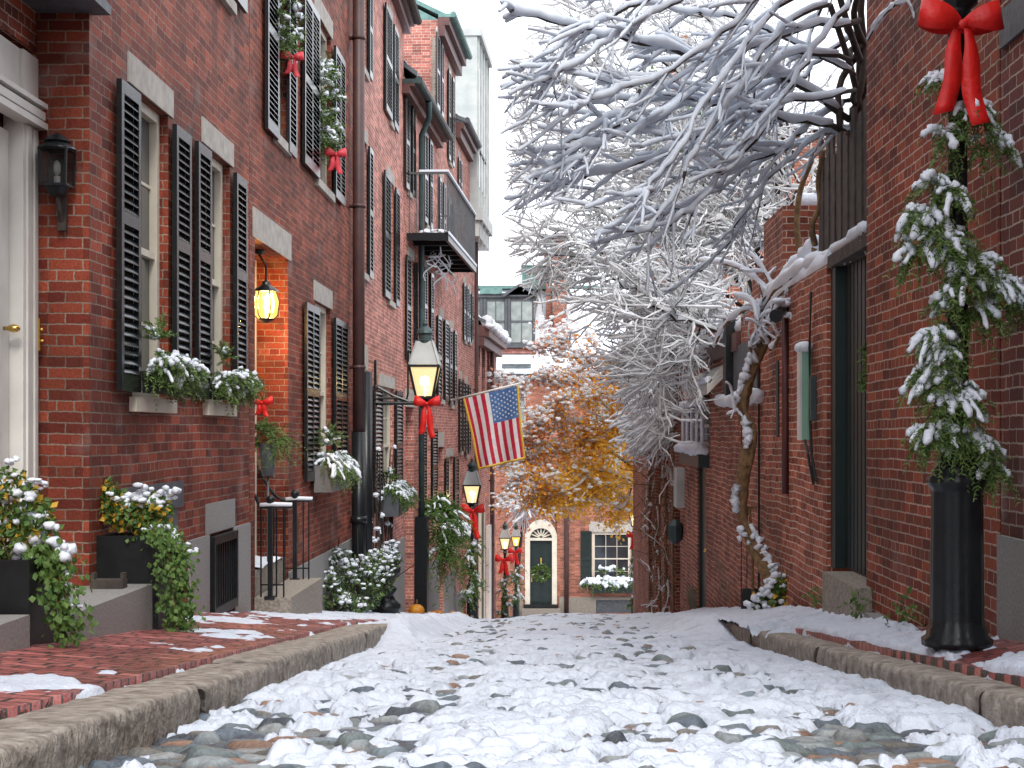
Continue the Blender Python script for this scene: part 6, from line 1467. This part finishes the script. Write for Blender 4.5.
# ------------------------------------------------------------------ near tree: thick snow laden branches over the fence
r_ = thing('tree', 'near bare tree with thick snow laden branches reaching over the fence', 'tree', (2.95, 12.3, -1.4))
wd, sw = MB(), MB()
trunk = smooth_line([(2.95, 12.3, -1.6), (2.9, 12.4, 0), (2.75, 12.3, 1.6), (2.62, 12.1, 2.5), (2.6, 12.0, 3.2)], 12)
tk = MB(); tk.tube(trunk, np.linspace(.10, .06, 12), 10); tk.build('trunk', M['bark_dark'], r_, smooth=True)
B = [  # pixel polylines from the fence outwards, with distance along the street
    ([(850, 120, 11.9), (800, 86, 11.6), (765, 72, 11.3), (700, 58, 10.9), (640, 41, 10.5), (590, 31, 10.2), (545, 20, 10.0), (506, 11, 9.8)], .034, .030),
    ([(850, 60, 11.6), (790, 55, 11.4), (745, 95, 11.1), (700, 132, 10.8), (650, 160, 10.6), (600, 172, 10.4), (560, 185, 10.3), (530, 178, 10.2)], .026, .026),
    ([(860, 20, 11.5), (800, 30, 11.2), (740, 52, 10.9), (690, 95, 10.6), (640, 128, 10.3), (600, 142, 10.1), (562, 150, 10)], .026, .027),
    ([(855, 90, 11.6), (790, 105, 11.2), (735, 110, 10.9), (680, 140, 10.5), (620, 115, 10.3), (590, 130, 10.1), (560, 148, 10.0)], .024, .026),
    ([(840, 130, 11.8), (780, 116, 11.6), (735, 103, 11.3), (680, 98, 11.1), (620, 100, 10.9), (560, 100, 10.8)], .028, .024),
    ([(830, 5, 11.4), (790, 20, 11.1), (752, 70, 10.8), (715, 120, 10.5), (690, 160, 10.3), (672, 200, 10.2), (640, 235, 10.1)], .026, .028),
    ([(835, -20, 11.2), (775, 10, 10.9), (735, 60, 10.6), (705, 100, 10.3), (680, 150, 10.1), (655, 180, 10.0), (642, 195, 9.9)], .024, .027),
    ([(860, -10, 11.3), (820, 40, 11.2), (785, 95, 11.0), (745, 150, 10.8), (705, 195, 10.6), (670, 225, 10.4)], .026, .028),
    ([(800, -30, 10.9), (760, -5, 10.6), (715, 40, 10.3), (660, 75, 10.0), (610, 92, 9.8), (575, 110, 9.7)], .022, .024),
    ([(760, -40, 10.6), (700, -10, 10.3), (650, 15, 10.0), (600, 48, 9.8), (560, 70, 9.6), (545, 82, 9.6)], .022, .024),
    ([(700, -30, 10.2), (650, 0, 10.0), (600, 20, 9.9), (560, 45, 9.7), (545, 75, 9.7)], .02, .022),
    ([(850, 100, 11.9), (815, 120, 11.8), (780, 150, 11.7), (740, 165, 11.6), (700, 200, 11.5), (660, 215, 11.4)], .024, .026),
    ([(855, 75, 11.7), (800, 45, 11.6), (740, 20, 11.5), (680, 10, 11.4), (610, -10, 11.3)], .022, .022),
    ([(640, 90, 10.4), (618, 120, 10.2), (600, 142, 10.1), (575, 158, 10.0), (532, 176, 9.9)], .016, .022),
    ([(860, 140, 12.0), (835, 130, 11.9), (800, 150, 11.8), (760, 190, 11.7), (720, 250, 11.6), (700, 270, 11.5)], .022, .022),
    ([(860, 30, 12.2), (810, 70, 12.2), (770, 120, 12.1), (750, 180, 12.0), (740, 230, 12.0)], .022, .022),
    ([(870, -30, 11.8), (830, -10, 11.7), (800, 60, 11.6), (770, 95, 11.5), (720, 130, 11.4), (690, 175, 11.3)], .022, .024),
]
XMIN = -.34
for pl, r0, sn in B:
    pts = smooth_line([P(*p) for p in pl], 26); pts[1:] += rng.normal(size=(25, 3)) * [.012, .02, .012]
    limb(wd, sw, pts, r0 * .85, r0 * .36, sn * .88, 6, 8, .05)
    twigs(wd, sw, pts, r0 * .9, [dict(n=12, len=.58, ang=(20, 46), wob=.035, grav=-.02, aim=(-.7, -.2, -.5), ak0=.30, ak=.02, sn=sn * .62, pts=9, rk=.42, ss=7, u0=.15), dict(n=2, len=.28, ang=(25, 55), wob=.04, grav=-.01, aim=(-.5, -.3, -.2), ak0=.2, sn=sn * .48, pts=6, rk=.6, ss=7, u0=.3)])
# gnarled limbs from the trunk to the branch bases
for x, y, z in [(850, 120, 11.9), (850, 60, 11.6), (860, 20, 11.5), (855, 90, 11.6), (840, 130, 11.8), (830, 5, 11.4), (860, -10, 11.3), (835, -20, 11.2), (860, 140, 12.0), (870, -30, 11.8)]:
    e = P(x, y, z); a = trunk[rng.integers(8, 12)]; wd.tube(smooth_line([a, (a + e) / 2 + rng.normal(size=3) * .05, e], 8), np.linspace(.032, .024, 8), 7)
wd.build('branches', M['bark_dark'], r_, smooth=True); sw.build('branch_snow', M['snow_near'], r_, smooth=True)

# ------------------------------------------------------------------ middle tree: fine snowy twigs against the sky
def fine_tree(label, root_p, top, limbs, z_jit, spec, r0, sn, seed_trunk=.16, extra=()):
    r_ = thing('tree', label, 'tree', root_p); wd, sw = MB(), MB(); tk = MB()
    tr = smooth_line([root_p, (np.asarray(root_p) + top) / 2 + [.15, 0, 0], top], 10); tk.tube(tr, np.linspace(seed_trunk, seed_trunk * .55, 10), 10); tk.build('trunk', M['bark_dark'], r_, smooth=True)
    for pl in limbs:
        a = tr[rng.integers(5, 10)]; pts = smooth_line([a] + [P(x, y, z + rng.normal() * z_jit) for x, y, z in pl], 20); pts[1:] += rng.normal(size=(19, 3)) * .03
        limb(wd, sw, pts, r0, r0 * .3, sn, 5, 5, .25); twigs(wd, sw, pts, r0 * .6, spec)
    wd.build('branches', M['bark_dark'], r_); sw.build('branch_snow', M['snow_far'], r_); return r_
spec2 = [dict(n=22, len=1.35, ang=(22, 60), wob=.15, grav=-.012, aim=(-.7, 0, .05), ak0=.25, ak=.02, sn=.017, pts=8, rk=.4, ss=4, u0=.3),
         dict(n=7, len=.62, ang=(25, 65), wob=.16, grav=-.01, aim=(-.25, 0, 0), ak0=.1, sn=.0125, pts=6, rk=.5, ss=4, u0=.1),
         dict(n=1, len=.3, ang=(25, 70), wob=.12, grav=-.01, sn=.008, pts=4, rk=.7, ss=4)]
L2T = [[(792, 235, 20.5), (775, 180, 20.5), (748, 120, 20.5), (722, 60, 20.5)], [(797, 225, 20), (792, 150, 20), (782, 90, 20), (770, 30, 20)], [(788, 240, 20), (762, 215, 20), (735, 200, 20), (705, 190, 20)], [(800, 210, 20), (790, 185, 20), (760, 150, 20), (735, 140, 20)], [(780, 260, 19.6), (750, 235, 19.6), (715, 222, 19.6), (680, 225, 19.6)], [(740, 300, 20), (690, 290, 19.6), (640, 270, 19.4), (590, 245, 19.2), (545, 225, 19)], [(730, 250, 20.4), (680, 215, 20), (620, 190, 19.8), (570, 175, 19.6), (530, 160, 19.5)],
       [(720, 200, 20.6), (670, 150, 20.4), (620, 110, 20.2), (570, 85, 20), (530, 70, 19.8)], [(740, 340, 20), (700, 335, 19.6), (665, 310, 19.4), (640, 290, 19.2), (615, 280, 19)],
       [(750, 180, 20.8), (700, 100, 20.6), (650, 50, 20.4), (600, 20, 20.2), (560, 0, 20)], [(770, 160, 20.6), (740, 70, 20.6), (700, 10, 20.6), (670, -40, 20.6)],
       [(730, 330, 19.4), (690, 320, 19), (655, 300, 18.8), (610, 215, 18.8), (560, 205, 18.6)], [(760, 260, 20), (720, 240, 19.8), (680, 260, 19.6), (620, 255, 19.5), (540, 255, 19.4)],
       [(770, 220, 20.8), (740, 150, 21), (690, 120, 21), (640, 90, 21), (590, 60, 21)], [(740, 310, 21), (710, 330, 21), (680, 350, 21), (655, 370, 21)],
       [(735, 280, 21), (700, 250, 21), (670, 290, 21), (645, 310, 21), (625, 320, 21)], [(770, 290, 20), (740, 320, 20), (700, 300, 20), (680, 340, 20), (650, 370, 20)],
       [(780, 130, 21), (760, 90, 21), (730, 110, 21), (700, 170, 21), (660, 190, 21)], [(760, 240, 20.5), (735, 215, 20.5), (700, 180, 20.5), (670, 230, 20.5), (625, 250, 20.5)],
       [(775, 240, 19.8), (745, 270, 19.8), (715, 300, 19.6), (690, 350, 19.5), (660, 370, 19.5)], [(750, 200, 21.5), (700, 190, 21.5), (650, 160, 21.5), (600, 150, 21.5), (550, 120, 21.5)]]
XMIN = -.60
fine_tree('tall tree of fine snowy twigs against the white sky', (3.5, 20.5, -2.2), P(790, 250, 20.5), L2T, .35, spec2, .034, .026, .15)

XMIN = None
# ------------------------------------------------------------------ leafy autumn tree at the foot of the lane
r_ = thing('tree', 'autumn tree with orange and yellow leaves dusted with snow', 'tree', (4.2, 46, -5.6)); ZA = 46.0
wd, sw, lo, ly, lr, sn_ = MB(), MB(), MB(), MB(), MB(), MB()
base = np.array([4.2, 46, -5.6]); tk = MB(); tr = smooth_line([base, base + [-.3, 0, 2.5], P(655, 455, 46), P(640, 420, 46)], 10); tk.tube(tr, np.linspace(.18, .08, 10), 8); tk.build('trunk', M['bark_dark'], r_)
tips = []
for pl in [[(640, 468, 46), (612, 452, 45.6), (588, 430, 45.2), (560, 415, 45), (530, 415, 44.8)], [(640, 500, 45.6), (610, 488, 45.3), (585, 470, 45), (560, 450, 44.8), (525, 460, 44.6)], [(640, 440, 46), (610, 410, 46), (580, 385, 46), (550, 375, 46), (520, 385, 46)],
           [(635, 400, 46.5), (605, 375, 46.5), (580, 355, 46.5), (550, 345, 46.5)], [(625, 505, 45), (600, 498, 45), (570, 498, 44.8), (545, 500, 44.6)], [(640, 420, 46), (615, 395, 45), (590, 395, 44.5), (560, 400, 44), (530, 430, 44)],
           [(650, 390, 47), (625, 370, 47), (600, 360, 47)], [(640, 480, 45), (600, 470, 44.5), (570, 490, 44.2), (540, 480, 44), (515, 485, 44)], [(640, 450, 46), (620, 430, 45.5), (600, 440, 45.2), (580, 460, 45), (560, 480, 45)], [(640, 470, 46.5), (615, 480, 46.5), (590, 495, 46.5), (575, 508, 46.2)]]:
    pts = smooth_line([tr[-2]] + [P(*p) for p in pl], 18); limb(wd, sw, pts, .05, .012, .04, 5, 5, .2)
    for k in range(16):
        i = rng.integers(5, 18); d = unit(rng.normal(size=3) * [1, .8, .6] + [-.3, 0, -.1]); p2 = wander(pts[i], d, rng.uniform(.5, 1.25), 6, .12, -.03); limb(wd, sw, p2, .012, .006, .024, 4, 4); tips.append(p2)
tp = np.vstack(tips); px = VX + tp[:, 0] / tp[:, 1] * F; py = HY - tp[:, 2] / tp[:, 1] * F
n = 19000; ii = rng.integers(0, len(tp), n); q_ = tp[ii] + rng.normal(size=(n, 3)) * [.17, .25, .15]
x_ = VX + q_[:, 0] / q_[:, 1] * F; y_ = HY - q_[:, 2] / q_[:, 1] * F
sc_ = (x_ - 545) / 70 + (y_ - 440) / 90 + rng.normal(size=n) * .45        # yellower towards the lower right of the crown, russet at its left
kY = sc_ > .45; kR = sc_ < -.45; kO = ~kY & ~kR
leaves(ly, q_[kY], .11, .8, .5); leaves(lo, q_[kO], .11, .8, .5); leaves(lr, q_[kR][::2], .11, .8, .5)
ns = 9000; jj = rng.integers(0, len(tp), ns); s_ = tp[jj] + rng.normal(size=(ns, 3)) * [.15, .2, .12] + [0, 0, .05]; xs_ = VX + s_[:, 0] / s_[:, 1] * F; ys_ = HY - s_[:, 2] / s_[:, 1] * F
kp = rng.random(ns) < np.clip(.72 - .8 * ((xs_ - 545) / 70 + (ys_ - 440) / 90), .12, 1); blobs(sn_, s_[kp], .062 * rng.uniform(.6, 1.5, kp.sum()), .55, .3)
wd.build('branches', M['bark_dark'], r_); sw.build('branch_snow', M['snow_far'], r_); lo.build('orange_leaves', M['leafor'], r_); ly.build('yellow_leaves', M['leafyl'], r_); lr.build('russet_leaves', M['leafru'], r_); sn_.build('leaf_snow', M['snow_far'], r_)
# pale snowy shrub tree left of it
r_ = thing('tree', 'small snow covered bare tree between the flag and the far door', 'tree', (-1.3, 56, -7.2)); wd, sw, lr = MB(), MB(), MB()
c_ = P(525, 505, 55); wd.tube(smooth_line([(-1.3, 56, -7.4), (-1.2, 55.6, -5), c_], 8), np.linspace(.09, .05, 8), 6)
for k in range(120):
    a = c_ + unit(rng.normal(size=3)) * rng.uniform(0, .3); d = unit(rng.normal(size=3) * [1, .6, .75] + [0, 0, .1]); pl = wander(a, d, rng.uniform(.6, 1.25), 7, .16, -.05); limb(wd, sw, pl, .015, .006, .042, 4, 4)
    if k % 2: leaves(lr, pl[3:] + rng.normal(size=(4, 3)) * .1, .12, .8)
wd.build('branches', M['bark_dark'], r_); sw.build('branch_snow', M['snow_far'], r_); lr.build('russet_leaves', M['leafru'], r_)

# ------------------------------------------------------------------ drooping twig mass over the right row
r_ = thing('climbing_vine', 'dense mass of drooping snow covered twigs hanging over the right row', 'vine', (2.6, 29, -3)); wd, sw = MB(), MB()
for k in range(900):
    u = rng.random(); z = rng.uniform(25.5, 32.5); y0 = rng.uniform(315, 445); x0 = 690 - 24 * (z - 25.5) / 7 - rng.uniform(0, 26) - max(0, y0 - 380) * .12
    a = P(x0, y0, z); d = np.array([-1.0, rng.normal() * .35, -.10 - .5 * rng.random()]); L = rng.uniform(.3, .95) * (1.0 if y0 < 430 else .8)
    pl = wander(a, d, L, 8, .2, -.09); limb(wd, sw, pl, .009, .005, .027 if y0 < 440 else .016, 4, 4, 0)
for k in range(130):
    z = rng.uniform(26, 33.5); a = RR.pt(z, .02, rng.uniform(-4.5, -.6) if k % 3 else rng.uniform(-1.6, .6)); d = np.array([-.15, rng.normal(), -.5 + .9 * rng.random()]); pl = wander(a, d, rng.uniform(.4, 1.3), 7, .25, -.05); pl[:, 0] = np.minimum(pl[:, 0], 2.27 - .12 * rng.random())
    limb(wd, sw if rng.random() < .45 else None, pl, .014, .006, .014, 4, 4)
for k in range(5):
    t_ = smooth_line([RR.pt(26 + 1.6 * k, .05, -5), RR.pt(26.3 + 1.6 * k, .08, -2), RR.pt(26 + 1.6 * k, .05, .8), RR.pt(26.5 + 1.5 * k, -.2, 1.9)], 12); wd.tube(t_, np.linspace(.025, .012, 12), 6)
wd.build('stems', M['bark'], r_); sw.build('twig_snow', M['snow_far'], r_)

# gnarled vine with a twisting trunk against the garden wall
r_ = thing('climbing_vine', 'gnarled brown vine trunk twisting up the garden wall under snow', 'vine', P(776, 605, 14.5)); wd, sw, sp = MB(), MB(), MB()
main = smooth_line([P(782, 606, 14.3), P(768, 575, 14.5), P(752, 545, 14.7), P(743, 520, 14.8), P(742, 490, 14.8), P(746, 455, 14.8), P(747, 430, 14.9), P(742, 412, 15), P(746, 390, 15), P(755, 360, 15), P(763, 335, 15), P(766, 310, 15), P(778, 285, 14.7)], 60)
rr_ = .058 + .010 * np.sin(np.linspace(0, 22, 60)) + .012 * rng.normal(size=60) * .5; rr_[-12:] *= .8
wd.tube(main, rr_, 10); wd.tube(main[:50] + np.array([.03, -.05, 0]) + .03 * np.stack([np.sin(np.linspace(0, 14, 50)), np.cos(np.linspace(0, 14, 50)), 0 * main[:50, 0]], -1), .035, 7)
top = smooth_line([P(760, 318, 15), P(775, 292, 14.5), P(800, 272, 13.6), P(830, 258, 12.4), P(850, 246, 11.6), P(866, 232, 10.75)], 30)
limb(wd, sw, top, .035, .025, .042, 7, 9); limb(wd, sw, top + [0, -.05, -.08], .02, .015, .026, 6, 7)
limb(wd, sw, smooth_line([P(768, 300, 14.8), P(790, 276, 14.2), P(808, 255, 13.8), P(816, 246, 13.6)], 16), .04, .03, .05, 7, 8)
wd.tube(smooth_line([P(800, 252, 13.9), P(797, 230, 13.9), P(798, 205, 13.9), P(802, 185, 13.9), P(812, 160, 13.7)], 16), np.linspace(.032, .026, 16), 8)
wd.tube(smooth_line([P(815, 245, 13.3), P(812, 225, 13.2), P(820, 205, 13.2), P(818, 180, 13.2), P(824, 150, 13)], 16), np.linspace(.03, .022, 16), 8)
curls = [[(762, 330, 14.8), (772, 318, 14.5), (782, 300, 14.3), (792, 295, 14.2), (802, 290, 14.1)], [(802, 278, 14), (805, 290, 13.9), (800, 308, 13.9), (795, 318, 13.9), (788, 316, 13.9)], [(765, 340, 14.8), (758, 322, 14.7), (760, 305, 14.7), (770, 290, 14.6)], [(768, 345, 14.7), (760, 335, 14.6), (757, 318, 14.6), (752, 302, 14.7), (735, 296, 14.8)],
         [(770, 350, 14.6), (778, 338, 14.5), (774, 328, 14.5)], [(757, 365, 14.9), (750, 345, 14.8), (755, 335, 14.8)], [(740, 405, 15), (733, 400, 14.9), (735, 412, 14.9)], [(762, 310, 14.8), (745, 310, 14.8), (725, 325, 15), (715, 345, 15.2)], [(770, 295, 14.6), (750, 275, 14.8), (730, 265, 15), (700, 262, 15.2)], [(775, 290, 14.6), (758, 262, 14.7), (742, 250, 14.8)]]
for c in curls: pl = smooth_line([P(*p) for p in c], 14); limb(wd, sw, pl, .02, .013, .026, 6, 7); twigs(wd, sw, pl, .02, [dict(n=4, len=.24, ang=(25, 70), wob=.18, grav=-.04, sn=.013, pts=6, rk=.5, ss=6)])
for c, off, rr0 in ((main[2:14], (.05, -.05, .05), .04), (main[16:21], (-.07, -.03, .02), .045), (main[26:34], (-.005, -.075, 0), .045), (main[38:46], (-.06, -.04, .02), .04), (main[46:58], (-.06, -.03, .04), .05)):
    cc = smooth_line(c + np.array(off), 28); sp.tube(cc + rng.normal(size=cc.shape) * .012, rr0 * (.55 + .5 * np.sin(np.linspace(.15, 3.0, 28))) * (1 + .28 * rng.normal(size=28).clip(-1.5, 1.5)), 8)
i = rng.integers(2, 14, 16); blobs(sp, main[i] + np.stack([rng.normal(size=16) * .07 + .02, -.07 - .02 * rng.random(16), rng.normal(size=16) * .05], -1), rng.uniform(.02, .04, 16), .9, .3)
for k in range(22):
    u = rng.random(); p = top[int(u * 28)]; sp.tube([p + [0, -.06, -.02], p + [rng.normal() * .02, -.07, -.10 - .1 * rng.random()]], [.022, .007], 5)
wd.build('trunk', M['bark'], r_, smooth=True); sw.build('branch_snow', M['snow'], r_, smooth=True); sp.build('snow_clumps', M['snow'], r_, smooth=True)
# leafy evergreen behind the fine twigs
zc = 27.0; cl = []
for x, y in [(650, 90), (670, 120), (690, 150), (680, 170), (705, 165), (720, 140), (640, 200), (700, 110), (735, 170), (665, 150)]: cl.append((P(x, y, zc), (.45, .5, .4), 80, dict()))
r_ = thing('tree', 'dark green evergreen tree glimpsed through the snowy twigs', 'tree', (3.2, 27, -3)); g, s = MB(), MB()
for c, r, n, _ in cl:
    q_ = c + unit(rng.normal(size=(n, 3))) * np.asarray(r) * rng.uniform(.2, 1, (n, 1)); leaves(g, q_, .15, .55, .4); k = rng.random(n) < .3; blobs(s, q_[k] + [0, 0, .06], .08, .5, .3)
g.build('foliage', M['ivy'], r_); s.build('snow_cap', M['snow'], r_); mb = MB(); mb.tube(smooth_line([(3.2, 27, -3.2), (3.0, 27, 1), P(690, 150, 27), P(675, 100, 27)], 10), np.linspace(.16, .05, 10), 8)
for x, y in [(650, 90), (705, 165), (735, 170), (640, 200)]: mb.tube(smooth_line([(3.0, 27, 2.5), P(690, 200, 27), P(x, y, 27)], 8), np.linspace(.06, .02, 8), 5)
mb.build('trunk', M['bark_dark'], r_)
# icicle twig tuft sticking out by the near right wall
r_ = thing('twig', 'snowy bare twig poking out beside the red bow', 'twig', P(868, 45, 9.8)); wd, sw = MB(), MB()
for c in ([(895, 5, 9.3), (908, 2, 9.2), (915, 18, 9.2), (920, 14, 9.2)], [(895, 5, 9.3), (880, 20, 9.5), (868, 40, 9.9)]): limb(wd, sw, smooth_line([P(*p) for p in c], 10), .008, .006, .016, 5, 6)
wd.build('stem', M['bark_dark'], r_); sw.build('branch_snow', M['snow'], r_)
